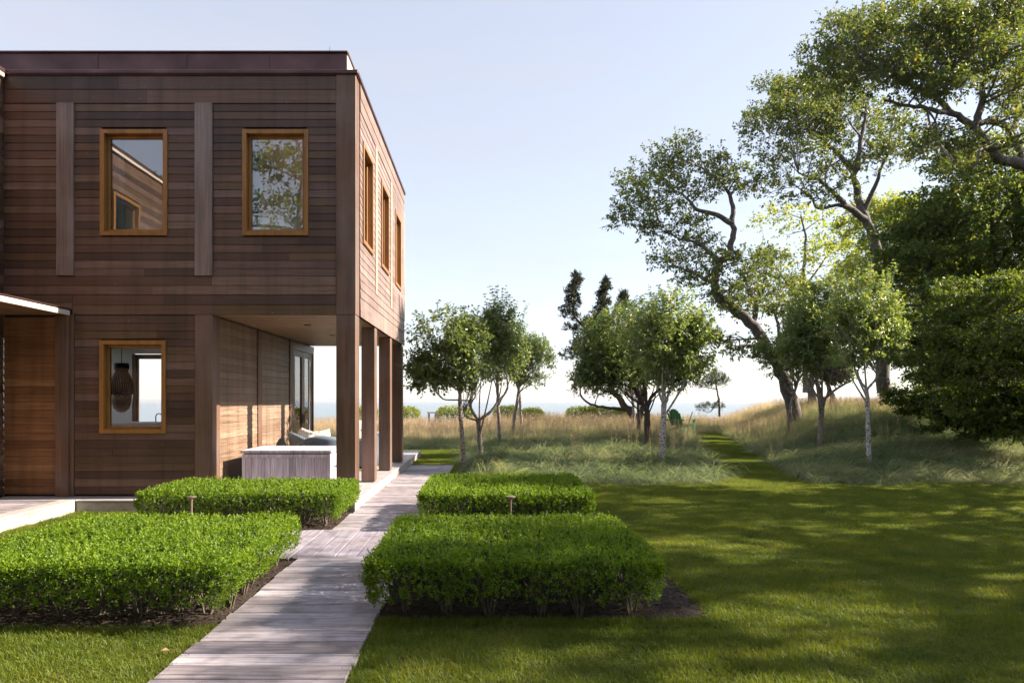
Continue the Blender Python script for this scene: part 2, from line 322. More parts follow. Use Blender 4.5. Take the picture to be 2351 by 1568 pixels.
def glass_mat(name, lo, tint=(1,1,1)):
    m, n, l, b = newmat(name); n.remove(b)
    t = n.new('ShaderNodeBsdfTransparent'); t.inputs[0].default_value = (*tint, 1)
    g = n.new('ShaderNodeBsdfGlossy'); g.inputs['Roughness'].default_value = .0; g.inputs[0].default_value = (.95,.96,1,1)
    f = n.new('ShaderNodeFresnel'); f.inputs[0].default_value = 1.5
    a = math_(n, l, 'ADD', f.outputs[0], lo); a = math_(n, l, 'MINIMUM', a, 1.0)
    nz = n.new('ShaderNodeTexNoise'); nz.inputs['Scale'].default_value = 1.6; geo = n.new('ShaderNodeNewGeometry'); l.new(geo.outputs['Position'], nz.inputs['Vector'])
    bp = n.new('ShaderNodeBump'); bp.inputs['Strength'].default_value = .04; bp.inputs['Distance'].default_value = .02; l.new(nz.outputs[0], bp.inputs['Height']); l.new(bp.outputs[0], g.inputs['Normal'])
    mx = n.new('ShaderNodeMixShader'); l.new(a, mx.inputs[0]); l.new(t.outputs[0], mx.inputs[1]); l.new(g.outputs[0], mx.inputs[2])
    l.new(mx.outputs[0], n['Material Output'].inputs[0]); return m
M['glass'] = glass_mat('window_glass', .10)
M['glass_low'] = glass_mat('clear_glass', -.02)

def wicker_mat():
    m, n, l, b = newmat('blue_grey_wicker'); tc = n.new('ShaderNodeTexCoord')
    wv = n.new('ShaderNodeTexWave'); wv.bands_direction = 'Z'; wv.inputs['Scale'].default_value = 18; wv.inputs['Distortion'].default_value = 1.5; l.new(tc.outputs['Object'], wv.inputs['Vector'])
    w2 = n.new('ShaderNodeTexWave'); w2.bands_direction = 'DIAGONAL'; w2.inputs['Scale'].default_value = 14; l.new(tc.outputs['Object'], w2.inputs['Vector'])
    k = math_(n, l, 'MULTIPLY', wv.outputs['Fac'], w2.outputs['Fac'])
    r = ramp(n, [(.1,(.10,.15,.21)),(.6,(.22,.29,.37)),(1,(.34,.41,.48))]); l.new(k, r.inputs[0]); l.new(r.outputs[0], b.inputs['Base Color']); b.inputs['Roughness'].default_value = .6
    bp = n.new('ShaderNodeBump'); bp.inputs['Strength'].default_value = .8; bp.inputs['Distance'].default_value = .01; l.new(k, bp.inputs['Height']); l.new(bp.outputs[0], b.inputs['Normal']); return m
M['wicker'] = wicker_mat()
def floral_mat():
    m, n, l, b = newmat('floral_cotton'); tc = n.new('ShaderNodeTexCoord')
    v = n.new('ShaderNodeTexVoronoi'); v.inputs['Scale'].default_value = 11; l.new(tc.outputs['Object'], v.inputs['Vector'])
    g = n.new('ShaderNodeTexNoise'); g.inputs['Scale'].default_value = 16; l.new(tc.outputs['Object'], g.inputs['Vector'])
    d = math_(n, l, 'ADD', v.outputs['Distance'], math_(n, l, 'MULTIPLY', math_(n, l, 'SUBTRACT', g.outputs[0], .5), .8))
    mk = ramp(n, [(.20,(1,1,1)),(.27,(0,0,0))]); l.new(d, mk.inputs[0])
    hue = n.new('ShaderNodeSeparateColor'); l.new(v.outputs['Color'], hue.inputs[0])
    pal = ramp(n, [(.0,(.05,.10,.09)),(.35,(.06,.12,.20)),(.55,(.50,.16,.20)),(.75,(.12,.17,.07)),(1,(.62,.36,.36))]); pal.color_ramp.interpolation = 'CONSTANT'; l.new(hue.outputs[0], pal.inputs[0])
    l.new(mixc(n, l, 'MIX', mk.outputs[0], (.74,.73,.74), pal.outputs[0]), b.inputs['Base Color']); b.inputs['Roughness'].default_value = .85; return m
M['floral'] = floral_mat()
M['canvas'] = plain('blue_grey_canvas', (.36,.42,.50), .9)
M['curtain'] = plain('pale_blue_curtain', (.62,.68,.78), .9)
M['fascia'] = plain('sunlit_pale_fascia', (.74,.64,.56), .5)  # cream tone imitates trim catching the sun

# ------------------------------------------------------------------ ground, sea, far shore
def ss(x): x = np.clip(x, 0, 1); return x*x*(3-2*x)
def path_cx(d): return 5.3+(d-13.0)*.262
def gnoise(x, y, f=1.0):
    return (np.sin(x*1.31*f+.7)*np.sin(y*1.07*f+1.9)+.6*np.sin(x*2.3*f+y*1.1*f)+.4*np.sin(y*3.1*f-x*1.7*f+.5))/2
def height(x, d):
    x = np.asarray(x, float); d = np.asarray(d, float)
    a = x-(path_cx(d)+.95)
    mound = (1.0*ss(a/3.6)+.10*gnoise(x, d, 1.7)*ss(a/1.2))*ss((d-13.2)/10)+(.07+.10*gnoise(x, d, 2.3))*ss((d-13)/1.5)*ss(a/1.0)*ss((20-d)/5)
    left = path_cx(d)-.8-x
    med = (.10*gnoise(x, d, .8)+.16+.11*gnoise(x+3, d, 2.3))*ss((d-13)/2.5)*ss(left/1.0)*ss((x+.6)/1.0)
    path = .06*ss((d-14)/10)*ss(1-np.abs(x-path_cx(d))/1.6)
    h = mound+med+path
    edge = 41+1.5*np.sin(x*.21)+.8*np.sin(x*.53+1)
    bl = ss((d-edge)/16)
    return h*(1-bl)-9.0*bl
xs = np.concatenate([np.arange(-90,-12,4.), np.arange(-12,30,.4), np.arange(30,120,4.)])
ys = np.concatenate([np.arange(-70,2,4.), np.arange(2,46,.4), np.arange(46,66,1.5)])
XX, YY = np.meshgrid(xs, ys); ZZ = height(XX, YY)
V = np.stack([XX.ravel(), YY.ravel(), ZZ.ravel()], 1); nx = len(xs)
ii = np.arange((len(ys)-1)*(nx-1)); r_, c_ = ii//(nx-1), ii % (nx-1)
F = np.stack([r_*nx+c_, r_*nx+c_+1, (r_+1)*nx+c_+1, (r_+1)*nx+c_], 1)
g = link('ground', fast_mesh('ground', V, F, True), M['soil']); setp(g, 'mown lawn and rising meadow ground around the house', 'ground', kind='structure')

def sea_mat():
    m, n, l, b = newmat('calm_sea'); geo = n.new('ShaderNodeNewGeometry')
    b.inputs['Base Color'].default_value = (.10,.15,.19,1); b.inputs['Roughness'].default_value = .22
    mp = n.new('ShaderNodeMapping'); mp.inputs['Scale'].default_value = (.05,.25,1); l.new(geo.outputs['Position'], mp.inputs['Vector'])
    g = n.new('ShaderNodeTexNoise'); g.inputs['Scale'].default_value = 1; g.inputs['Detail'].default_value = 6; l.new(mp.outputs[0], g.inputs['Vector'])
    bp = n.new('ShaderNodeBump'); bp.inputs['Strength'].default_value = .35; bp.inputs['Distance'].default_value = .5; l.new(g.outputs[0], bp.inputs['Height']); l.new(bp.outputs[0], b.inputs['Normal']); return m
M['sea'] = sea_mat()
mb = MB(); mb.add([(-16500,40,-8.2),(16500,40,-8.2),(16500,16500,-8.2),(-16500,16500,-8.2)], [(0,1,2,3)])
setp(mb.build('sea', M['sea']), 'calm pale sea reaching to the horizon', 'sea', kind='structure')
mb = MB(); n_ = 120; sx = np.linspace(-12000, 14000, n_)
top = 34+22*np.array([mnoise.noise(Vector((x*.0007, 3.3, 0))) for x in sx])+8*np.array([mnoise.noise(Vector((x*.004, 1.3, 0))) for x in sx])
vs = []; fs = []
for i in range(n_):
    for (yy, zz) in ((12000,-9),(12060,max(4,top[i])*.8),(12400,max(6,top[i])),(13500,-9)): vs.append((sx[i], yy, zz))
for i in range(n_-1):
    for k in range(3): fs.append((i*4+k, (i+1)*4+k, (i+1)*4+k+1, i*4+k+1))
mb.add(vs, fs); M['shore'] = mottled('far_wooded_shore', [(.3,(.05,.075,.06)),(.7,(.09,.11,.08))], .004, .95, 0)
setp(mb.build('far_shore', M['shore'], smooth=True), 'low wooded shore across the water on the horizon', 'shore', kind='structure')

# ------------------------------------------------------------------ slab, terrace, boardwalk, beds
ZS = .18                                       # slab top
D0 = 10.0                                      # front wall plane
XW = -1.90                                     # side wall plane
XP = -4.05                                     # porch back wall plane
XL = -7.06                                     # wing wall plane
mb = MB(); mb.box(-7.0, -1.84, 9.62, 19.2, -.3, ZS-.03, bev=.008)
slab = setp(mb.build('porch_slab', M['concrete']), 'pale concrete slab under the porch columns', 'slab', kind='structure')
rng = random.Random(4)
ystart = 9.60
for k, dy in enumerate([1.32,1.5,1.5,1.5,1.5,1.3,1.02]):
    for (x0, x1) in ((-7.02,-5.76),(-5.75,-4.30),(-4.292,-3.05),(-3.042,-1.82)):
        if k > 0 and x1 < -4.1 : continue
        b = MB(); b.box(x0, x1, ystart+.004, ystart+dy-.004, ZS-.0295, ZS+rng.uniform(-.001,.001), bev=.006); b.build('paving_slab', M['stone'], slab)
    ystart += dy
mb = MB(); mb.box(XL+.02, -5.78, 4.2, 9.595, -.3, ZS-.028); mb.box(-5.99, -5.775, 4.2, 9.594, ZS-.0275, ZS+.004, bev=.006)
et = setp(mb.build('entry_terrace', M['concrete']), 'raised entry terrace with concrete edge at the left', 'terrace', kind='structure')
for k in range(26):
    y = 4.25+k*.204
    b = MB(); b.box(XL+.03, -6.0, y, y+.196, ZS-.0275, ZS-.002, bev=.004); b.build('plank', M['deck'], et)

mb = MB()
for x in (-1.74, -1.3, -.88): mb.box(x-.05, x+.05, 2.5, 16.4, -.22, -.013)
bw = setp(mb.build('boardwalk', M['dark_back']), 'weathered grey plank boardwalk leading past the hedges', 'boardwalk', kind='structure')
ub = MB(); ub.box(-.5,.5,-.5,.5,-.5,.5); 
def plank_mesh(bev=.02):
    b = MB(); b.box(-.5,.5,-.5,.5,-.5,.5); return b
BWL, BWR = -1.86, -.78
rng = random.Random(7)
y = 2.6
while y < 16.4:
    wd = .2
    if 6.71 < y+.1 < 8.2: y = 8.205; continue
    b = MB(); e = rng.uniform(-.012,.012)
    b.box(BWL+e+(0.03 if y > 9.4 else 0), BWR+rng.uniform(-.012,.012), y+.006, y+wd-.006, -.012, .03+rng.uniform(-.003,.003), bev=.004)
    b.build('plank', M['deck'], bw); y += wd
x = -4.3
while x < -.80:
    b = MB(); b.box(x+.003, min(x+.212,BWR)-.003, 6.715+rng.uniform(-.01,.01), 8.195+rng.uniform(-.008,.008), -.012, .031+rng.uniform(-.003,.003), bev=.004)
    b.build('plank', M['deck_long'], bw); x += .215
mb = MB()
for yy in (6.9, 7.45, 8.0): mb.box(-4.28, -1.80, yy-.05, yy+.05, -.22, -.013)
mb.build('joist', M['dark_back'], bw)

BEDS = [  # x0,x1,y0,y1 of the mulch
    (-3.95,-1.865,4.72,6.70), (-.775,1.62,4.92,6.72), (-4.30,-1.865,8.21,9.60), (-.775,1.30,8.22,10.3)]
bed_l = ['dark mulch bed under the front hedge left of the boardwalk','dark mulch bed under the front hedge right of the boardwalk','dark mulch bed along the porch slab','dark mulch bed under the rear hedge right of the boardwalk']
def in_beds(x, y, pad=0):
    r = np.zeros(len(x), bool)
    for (a, b, c, d) in BEDS: r |= (x > a-pad) & (x < b+pad) & (y > c-pad) & (y < d+pad)
    return r
nr = np.random.default_rng(11)
for (a, b, c, d), lb in zip(BEDS, bed_l):
    gx, gy = np.meshgrid(np.linspace(a, b, 48), np.linspace(c, d, 44)); e = np.minimum.reduce([gx-a, b-gx, gy-c, d-gy])
    gz = .006+.035*ss(e/.18)+nr.normal(0, .006, gx.shape)*(e > .01)
    gx = gx+nr.normal(0,.008,gx.shape)*(e > .01); V = np.stack([gx.ravel(), gy.ravel(), gz.ravel()], 1)
    ii = np.arange(43*47); r_, c_ = ii//47, ii % 47
    F = np.stack([r_*48+c_, r_*48+c_+1, (r_+1)*48+c_+1, (r_+1)*48+c_], 1)
    o = link('mulch_bed', fast_mesh('mulch_bed', V, F, False), M['mulch']); setp(o, lb, 'mulch bed', 'mulch beds under the hedges', 'structure')
    # loose bark chips lying on the bed
    n = 2600; px = nr.uniform(a, b, n); py = nr.uniform(c, d, n)
    P = np.stack([px, py, np.full(n, .045)], 1); A = nr.normal(size=(n,3)); A[:,2] *= .3
    Vc, Fc = leaf_arrays(P, A, nr.uniform(.015,.05,n), nr.uniform(.006,.016,n), nr, .3, 1.5)
    oc = link('mulch_chips', fast_mesh('mulch_chips', Vc, Fc), M['chip'], o); oc['kind'] = 'stuff'

# ------------------------------------------------------------------ house
house = thing('house', (-4.5, D0, 0), 'two-storey house of dark brown cedar boards with a corner porch', 'house')
HO = ORG[house]
def TF(x, y, z): return (x, D0+y, z)                       # front wall: x along, y inward
def TSIDE(x, y, z): return (XW-y, x, z)                    # side wall facing +X: x is the distance, y inward
def TP(x, y, z): return (XP-y, x, z)
def TW(x, y, z): return (XL-y, x, z)
def TR(x, y, z): return (-x, 15.8-y, z)                    # rear wall, facing away

def panel(mb, x0, x1, z0, z1, y0, y1, ops):
    X = sorted({x0, x1, *[min(max(v,x0),x1) for o in ops for v in o[:2]]}); Z = sorted({z0, z1, *[min(max(v,z0),z1) for o in ops for v in o[2:]]})
    for i in range(len(X)-1):
        for k in range(len(Z)-1):
            cx, cz = (X[i]+X[i+1])/2, (Z[k]+Z[k+1])/2
            if not any(o[0] < cx < o[1] and o[2] < cz < o[3] for o in ops): mb.box(X[i], X[i+1], y0, y1, Z[k], Z[k+1])
# unit siding board: bottom edge proud of the top edge
def unit_board():
    me = bpy.data.meshes.new('siding_board')
    v = [(-.5,-.017,0),(.5,-.017,0),(.5,-.018,.06),(-.5,-.018,.06),(-.5,-.0085,.985),(.5,-.0085,.985),(.5,-.005,1),(-.5,-.005,1),(-.5,0,0),(.5,0,0),(.5,0,1),(-.5,0,1)]
    f = [(0,1,2,3),(3,2,5,4),(4,5,6,7),(8,11,10,9),(0,8,9,1),(7,6,10,11),(0,3,4,7,11,8),(1,9,10,6,5,2)]
    me.from_pydata(v, [], f); me.update(); me.materials.append(M['siding']); return me
UB = unit_board()
UBS = {None: UB}
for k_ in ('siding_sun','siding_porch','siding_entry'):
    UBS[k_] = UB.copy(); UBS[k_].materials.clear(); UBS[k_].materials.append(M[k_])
CUR = [None]
n_boards = 0
def board(name, parent, T, x0, x1, z0, z1, rot, y=0.0):
    global n_boards; n_boards += 1
    o = bpy.data.objects.new(name, UBS[CUR[0]]); col.objects.link(o); o.parent = parent
    p = T((x0+x1)/2, y, z0); o.location = (p[0]-HO[0], p[1]-HO[1], p[2]-HO[2]); o.rotation_euler = (0,0,rot)
    o.scale = (x1-x0-.002, .8, z1-z0-.002); return o
brng = random.Random(21)
def clad(parent, T, rot, x0, x1, z0, z1, h, ops=(), stuff=None, joints=.25, depth=0.0):
    n = max(1, round((z1-z0)/h)); h = (z1-z0)/n
    for k in range(n):
        a, b = z0+k*h, z0+(k+1)*h; segs = [(x0, x1)]
        for o in ops:
            if o[2] < (a+b)/2 < o[3]:
                ns = []
                for s in segs:
                    if o[0] > s[0] and o[1] < s[1]: ns += [(s[0], o[0]), (o[1], s[1])]
                    else: ns.append(s)
                segs = ns
        out = []
        for s in segs:
            if s[1]-s[0] > 1.5 and brng.random() < joints:
                c = s[0]+(s[1]-s[0])*brng.uniform(.3,.7); out += [(s[0], c), (c, s[1])]
            else: out.append(s)
        for s in out:
            if stuff is not None: stuff.box(s[0], s[1]-.002, -.017+depth, depth, a, b-.004)
            else: board('siding_board', parent, T, s[0], s[1], a, b, rot, depth)

WZ0, WZ1 = 3.99, 5.54
fw_ops = [(-5.62,-4.68,WZ0+.02,WZ1-.02), (-3.54,-2.62,WZ0+.02,WZ1-.02)]
low_op = (-5.63,-4.70,1.12,2.44)
fm = MB(TF)
panel(fm, XL, XW-.01, 2.84, 6.33, .004, .14, fw_ops)
panel(fm, XL, XP-.002, ZS+.004, 2.838, .004, .14, [low_op])
front = fm.build('front_wall', M['dark_back'], house)
Hb = .1146
clad(front, TF, 0, XL+.003, -6.275, 3.40, 5.92, Hb)
clad(front, TF, 0, -6.02, -4.255, 3.40, 5.92, Hb, [fw_ops[0]])
clad(front, TF, 0, -3.995, -2.195, 3.40, 5.92, Hb, [fw_ops[1]])
clad(front, TF, 0, XL+.003, -2.195, 5.925, 6.33, .2, joints=1, depth=-.006)
clad(front, TF, 0, XL+.003, -2.195, 3.13, 3.397, .135, joints=1, depth=-.004)
clad(front, TF, 0, -6.02, -4.255, ZS+.03, 2.825, Hb, [low_op])
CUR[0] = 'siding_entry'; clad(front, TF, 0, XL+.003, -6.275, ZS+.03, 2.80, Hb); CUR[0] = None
clad(front, TF, 0, -6.05, -2.195, 2.835, 3.127, .147, joints=1, depth=-.004)
clad(front, TF, 0, XL+.003, -6.055, 2.91, 3.127, .11, joints=0, depth=-.004)
for (a, b) in ((-6.272,-6.023),(-4.252,-3.998)):
    p = MB(TF); p.box(a, b, -.045, .002, 3.402, 5.922, bev=.004); p.build('pilaster', M['pilaster'], front)
p = MB(TF); p.box(-6.272, -6.08, -.07, .002, ZS+.005, 2.815, bev=.004); p.build('entry_post', M['post'], front)
p = MB(TF); p.box(-6.076, -6.024, -.032, .002, ZS+.005, 2.83, bev=.003); p.build('trim_strip', M['post'], front)
# corner post (upper) and porch columns
p = MB(); p.box(-2.192, XW-.001, D0-.03, D0+.25, 2.835, 6.33, bev=.006); p.build('corner_post', M['post'], house)
def column(x0, x1, y0, y1, z1=2.833):
    p = MB(); p.box(x0, x1, y0, y1, ZS+.012, z1, bev=.008); p.build('porch_column', M['post'], house)
column(-4.255, -3.998, D0-.03, D0+.27, 2.83)
column(-2.19, XW-.004, D0-.027, D0+.26)
for yy in (11.70, 13.60, 15.48): column(-2.137, XW-.004, yy, yy+.236)

# side wall
sops = [(10.47,11.33,WZ0+.02,WZ1-.02),(12.30,13.18,WZ0+.02,WZ1-.02),(14.18,15.06,WZ0+.02,WZ1-.02)]
sm = MB(TSIDE); panel(sm, D0+.145, 15.78, 2.86, 6.33, .004, .14, sops)
side = sm.build('side_wall', M['dark_back'], house)
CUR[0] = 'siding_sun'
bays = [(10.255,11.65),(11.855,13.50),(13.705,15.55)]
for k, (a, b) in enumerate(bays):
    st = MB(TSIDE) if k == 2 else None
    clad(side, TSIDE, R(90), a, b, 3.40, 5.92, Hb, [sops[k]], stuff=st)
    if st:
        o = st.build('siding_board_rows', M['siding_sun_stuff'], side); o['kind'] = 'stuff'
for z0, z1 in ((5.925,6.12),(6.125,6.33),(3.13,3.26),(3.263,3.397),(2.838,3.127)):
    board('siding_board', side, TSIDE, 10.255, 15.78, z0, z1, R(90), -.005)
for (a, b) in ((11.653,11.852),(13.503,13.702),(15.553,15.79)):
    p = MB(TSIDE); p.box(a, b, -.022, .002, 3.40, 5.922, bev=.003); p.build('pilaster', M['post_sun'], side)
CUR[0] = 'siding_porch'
# rear wall
rear_ops = [(5.2,8.12,.95,2.66),(2.12,4.04,3.2,6.05),(4.3,6.95,3.2,6.05)]
rm = MB(TR); panel(rm, 4.06, 9.3, ZS+.004, 2.838, 0, .14, rear_ops); panel(rm, 2.05, 9.3, 2.842, 6.33, 0, .14, rear_ops)
rm.build('rear_wall', M['white'], house)
# porch back wall with doors
porch_ops = [(14.30,15.98,ZS+.02,2.74)]
pm = MB(TP); panel(pm, D0+.15, 16.05, ZS+.004, 2.836, .004, .12, porch_ops)
pw = pm.build('porch_wall', M['dark_back'], house)
clad(pw, TP, R(90), 10.275, 12.05, ZS+.02, 2.83, .1148, joints=.1)
clad(pw, TP, R(90), 12.275, 14.02, ZS+.02, 2.83, .1148, joints=.1)
for (a, b) in ((12.053,12.272),(14.023,14.26)):
    p = MB(TP); p.box(a, b, -.03, .002, ZS+.01, 2.829, bev=.003); p.build('pilaster', M['post'], pw)
CUR[0] = None
# ceiling of the porch
cm = MB(); cm.box(-4.0, -2.0, D0+.10, 15.76, 2.846, 2.858); ce = cm.build('porch_ceiling', M['dark_back'], house)
cb = MB(); y = D0+.03
while y < 15.7: cb.box(-3.995, -1.93, y, y+.109, 2.832, 2.8455); y += .114
o = cb.build('ceiling_planks', M['soffit'], ce); o['kind'] = 'stuff'
for (px, py) in ((-2.95,11.3),(-2.95,13.1)):
    d = MB(); d.lathe([(.055,-.008),(.055,.0),(.035,.0),(.03,.004)], (px, py, 2.831), 16); d.build('downlight', M['iron'], ce)

def window(T, x0, x1, z0, z1, parent, fr=.062, mat='frame', pane='glass', split=False):
    m = MB(T); d0, d1 = -.034, .13
    m.box(x0, x0+fr, d0, d1, z0, z1, bev=.003); m.box(x1-fr, x1, d0, d1, z0, z1, bev=.003)
    m.box(x0+fr, x1-fr, d0+.001, d1, z1-fr, z1-.001, bev=.003); m.box(x0+fr, x1-fr, d0-.004, d1, z0+.001, z0+fr, bev=.003)
    wo = m.build('window', M[mat], parent)
    s = MB(T); a, b, c, d = x0+fr+.002, x1-fr-.002, z0+fr+.002, z1-fr-.002; t = .042
    s.box(a, a+t, .055, .11, c, d, bev=.003); s.box(b-t, b, .055, .11, c, d, bev=.003); s.box(a+t, b-t, .056, .11, d-t, d, bev=.003); s.box(a+t, b-t, .054, .11, c, c+t, bev=.003)
    s.build('sash', M[mat], wo)
    g = MB(T); g.box(a+t-.006, b-t+.006, .082, .088, c+t-.006, d-t+.006); g.build('pane', M[pane], wo)
    return wo
for o in fw_ops: window(TF, o[0]-.022, o[1]+.022, WZ0, WZ1, front)
window(TF, low_op[0]-.02, low_op[1]+.02, 1.10, 2.46, front, pane='glass_low')
for o in sops: window(TSIDE, o[0]-.022, o[1]+.022, WZ0, WZ1, side)
window(TR, 5.22, 8.10, .97, 2.64, house, mat='dark_frame', pane='glass_low')
for o in rear_ops[1:]: window(TR, o[0]+.01, o[1]-.01, 3.21, 6.04, house, mat='frame', pane='glass_low')  # upper rear windows, unseen, added full height to brighten the rooms
# french doors on the porch wall
dm = MB(TP); dm.box(14.302, 14.36, -.02, .10, ZS+.02, 2.74); dm.box(15.90, 15.978, -.02, .10, ZS+.02, 2.74); dm.box(14.36, 15.90, -.019, .10, 2.66, 2.739); dm.box(14.26,16.04,-.012,.003,2.7405,2.829)
dj = dm.build('door_frame', M['dark_frame'], pw)
for (a, b, hx) in ((14.365,15.125,15.06),(15.13,15.895,15.20)):
    l_ = MB(TP); l_.box(a, a+.11, 0, .05, ZS+.03, 2.655); l_.box(b-.11, b, 0, .05, ZS+.03, 2.655); l_.box(a+.11, b-.11, .001, .05, 2.53, 2.655); l_.box(a+.11, b-.11, .001, .05, ZS+.03, ZS+.30)
    dr = l_.build('door', M['dark_frame'], pw)
    g = MB(TP); g.box(a+.105, b-.105, .022, .028, ZS+.295, 2.535); g.build('pane', M['glass'], dr)
    hh = MB(TP); hh.box(hx-.02, hx+.02, -.012, .0, 1.08, 1.28); hh.tube([(hx,-.01,1.18),(hx,-.06,1.18),(hx+(-.11 if hx < 15.1 else .11),-.06,1.18)], .009, 6); hh.build('handle', M['iron'], dr)
# roof: drip edge, parapet, rod
rf = MB(); rf.box(XL+.0, XW+.035, D0-.055, 15.86, 6.345, 6.40, bev=.006); rf.box(XL, XW+.018, D0-.035, 15.84, 6.332, 6.3445)
ro = rf.build('roof', M['bronze'], house)
pp = MB(); pp.box(-12, -2.12, 10.36, 15.2, 6.40, 6.845); pp.box(-12, -2.09, 10.33, 15.24, 6.846, 6.872, bev=.004); pp.build('parapet', M['bronze'], ro)
pl = MB(); pl.box(-2.1195, -2.112, 10.40, 15.15, 6.42, 6.835); pl.build('parapet_sunlit_side', M['fascia'], ro)  # pale sheet over the bronze parapet, painting this side as sunlit
for x in (-5.9,-4.55,-3.3): 
    s = MB(); s.box(x-.012, x+.012, 10.352, 10.3595, 6.41, 6.844); s.build('parapet_seam', M['bronze'], ro)
p_ = at(757,123,11.2); rd = MB(); rd.tube([(p_.x,p_.y,6.87),(p_.x,p_.y,p_.z+.12)], [.008,.003], 6); rd.build('lightning_rod', M['iron'], ro)
# floors and inner walls; unseen west end left open so daylight brightens the rooms
im = MB(); im.box(-9.3, -2.06, D0+.15, 15.65, 2.86, 3.12); im.build('upper_floor', M['floor_in'], house)
im = MB(); im.box(-9.3, -2.06, D0+.15, 15.65, 6.10, 6.328); im.build('upper_ceiling', M['beige'], house)
im = MB(); im.box(-9.3, -4.19, D0+.15, 15.65, ZS-.02, ZS+.003); im.build('lower_floor', M['floor_in'], house)
im = MB(); im.box(-4.20, -4.08, D0+.15, 15.64, 3.125, 6.095); im.box(-7.2, -7.08, D0+.15, 15.64, 3.125, 6.095); im.box(-9.3,-9.2,D0+.15,10.6,ZS+.01,2.795)
im.build('inner_wall', M['beige'], house)
im = MB(); im.box(-9.3, -4.19, D0+.15, 15.64, 2.80, 2.855); im.build('lower_ceiling', M['white'], house)
# wing coming forward beyond the left edge of the view
wops = [(6.3,7.25,3.99,5.54),(3.4,4.35,3.99,5.54),(4.6,5.55,1.1,2.46)]
wm = MB(TW); panel(wm, 1.5, D0+.003, ZS+.004, 6.30, .02, .16, wops); wm.box(1.5, D0+.003, 4.9, 5.0, 0, 6.3); wm.box(1.5,1.6,.16,4.9,0,6.3)
wing = wm.build('wing_wall', M['dark_back'], house)
for (a, b) in ((1.5,5.0),(5.26,7.6),(7.86,D0-.002)):
    st = MB(TW); clad(wing, TW, R(90), a, b, .2, 6.28, Hb, wops, stuff=st, depth=.018)
    o = st.build('siding_board_rows', M['siding_stuff'], wing); o['kind'] = 'stuff'
for (a, b) in ((5.003,5.257),(7.603,7.857)):
    p = MB(TW); p.box(a, b, -.02, .018, ZS+.005, 6.28, bev=.003); p.build('pilaster', M['post'], wing)
for o in wops: window(TW, o[0]-.02, o[1]+.02, o[2], o[3], wing)
wr = MB(TW); wr.box(1.4, D0-.06, -.06, 5.1, 6.341, 6.40); wf = wr.build('wing_roof', M['bronze'], house)
wr = MB(TW); wr.box(1.4, D0-.062, -.05, .04, 6.285, 6.34); wr.build('fascia', M['fascia'], wf)
# entry canopy
cn = MB(); cn.box(XL+.03, -6.10, 6.2, D0-.025, 2.83, 2.905); cy = cn.build('entry_canopy', M['soffit'], house)
cn = MB(); cn.box(-6.098, -6.075, 6.2, D0-.03, 2.822, 2.893, bev=.003); cn.build('fascia', M['fascia'], cy)
cn = MB(); cn.box(XL+.03, -6.06, 6.15, D0-.03, 2.9065, 2.922, bev=.003); cn.build('flashing', M['bronze'], cy)

print('siding boards', n_boards)
# ------------------------------------------------------------------ things indoors seen through the windows
def curtain(x0, x1, y, z0, z1, label):
    vs = []; fs = []; n = 26
    for i in range(n):
        x = x0+(x1-x0)*i/(n-1); yy = y+.025*math.sin(i*1.25)
        vs += [(x, yy, z0), (x, yy, z1), (x, yy+.006, z0), (x, yy+.006, z1)]
    for i in range(n-1):
        a, b = i*4, i*4+4; fs += [(a, b, b+1, a+1), (a+2, a+3, b+3, b+2)]
    m = MB(); m.add(vs, fs); o = m.build('curtain', M['curtain']); setp(o, label, 'curtain', 'curtains in the upper windows')
curtain(-5.62, -5.40, D0+.22, 3.3, 5.9, 'pale curtain at the left side of the upper window near the wing')
curtain(-3.54, -3.40, D0+.22, 3.3, 5.9, 'pale curtain at the left side of the upper window near the corner')
LX, LY = -6.14, 11.5
lamp = thing('pendant_lamp', (LX, LY, 1.38), 'black rattan pendant lamp with glass globe inside the lower window', 'lamp')
m = MB(); m.tube([(LX,LY,2.2),(LX,LY,2.80)], .006, 5); m.build('cord', M['black'], lamp)
m = MB()
for k in range(32):
    q = 2*math.pi*k/32; pts = [(.10,2.20),(.105,2.12),(.085,2.075),(.12,2.0),(.165,1.88),(.185,1.76),(.19,1.70)]
    m.tube([(LX+r*math.cos(q+i*.03), LY+r*math.sin(q+i*.03), z) for i, (r, z) in enumerate(pts)], .0145, 4)
for r, z in ((.10,2.2),(.088,2.075),(.168,1.87),(.19,1.70)):
    m.tube([(LX+r*math.cos(a*math.pi/12), LY+r*math.sin(a*math.pi/12), z) for a in range(25)], .009, 4)
m.build('shade', M['black'], lamp)
m = MB(); m.lathe([(.165,1.70),(.17,1.64),(.155,1.55),(.12,1.45),(.06,1.39),(.01,1.38)][::-1], (LX,LY,0), 22)
M['globe'] = mottled('seeded_glass', [(.4,(.20,.17,.13)),(.6,(.55,.48,.38))], 40, .15, .8); m.build('globe', M['globe'], lamp, smooth=True)
ct = thing('kitchen_counter', (-7.2, 15.3, ZS), 'pale kitchen counter below the far window inside the house', 'counter')
m = MB(); m.box(-8.6, -5.3, 15.0, 15.63, 1.06, 1.10, bev=.005); m.build('counter_top', M['white'], ct)
m = MB(); m.box(-8.58, -5.32, 15.05, 15.6, ZS+.02, 1.055); m.build('cabinet', M['white'], ct)
fx = at(968/2.375*.0+336, 980, 15.2); fa = thing('faucet', (-7.33, 15.3, 1.10), 'arched dark kitchen tap seen through the lower window', 'tap')
m = MB(); m.tube([(-7.33+.0+ .07*math.cos(math.pi*(1-k/10))-.0, 15.3, 1.22+.07*math.sin(math.pi*k/10)) for k in range(11)]+[(-7.26,15.3,1.18)], .011, 6); m.tube([(-7.40,15.3,1.10),(-7.40,15.3,1.22)], .012, 6); m.build('spout', M['iron'], fa)

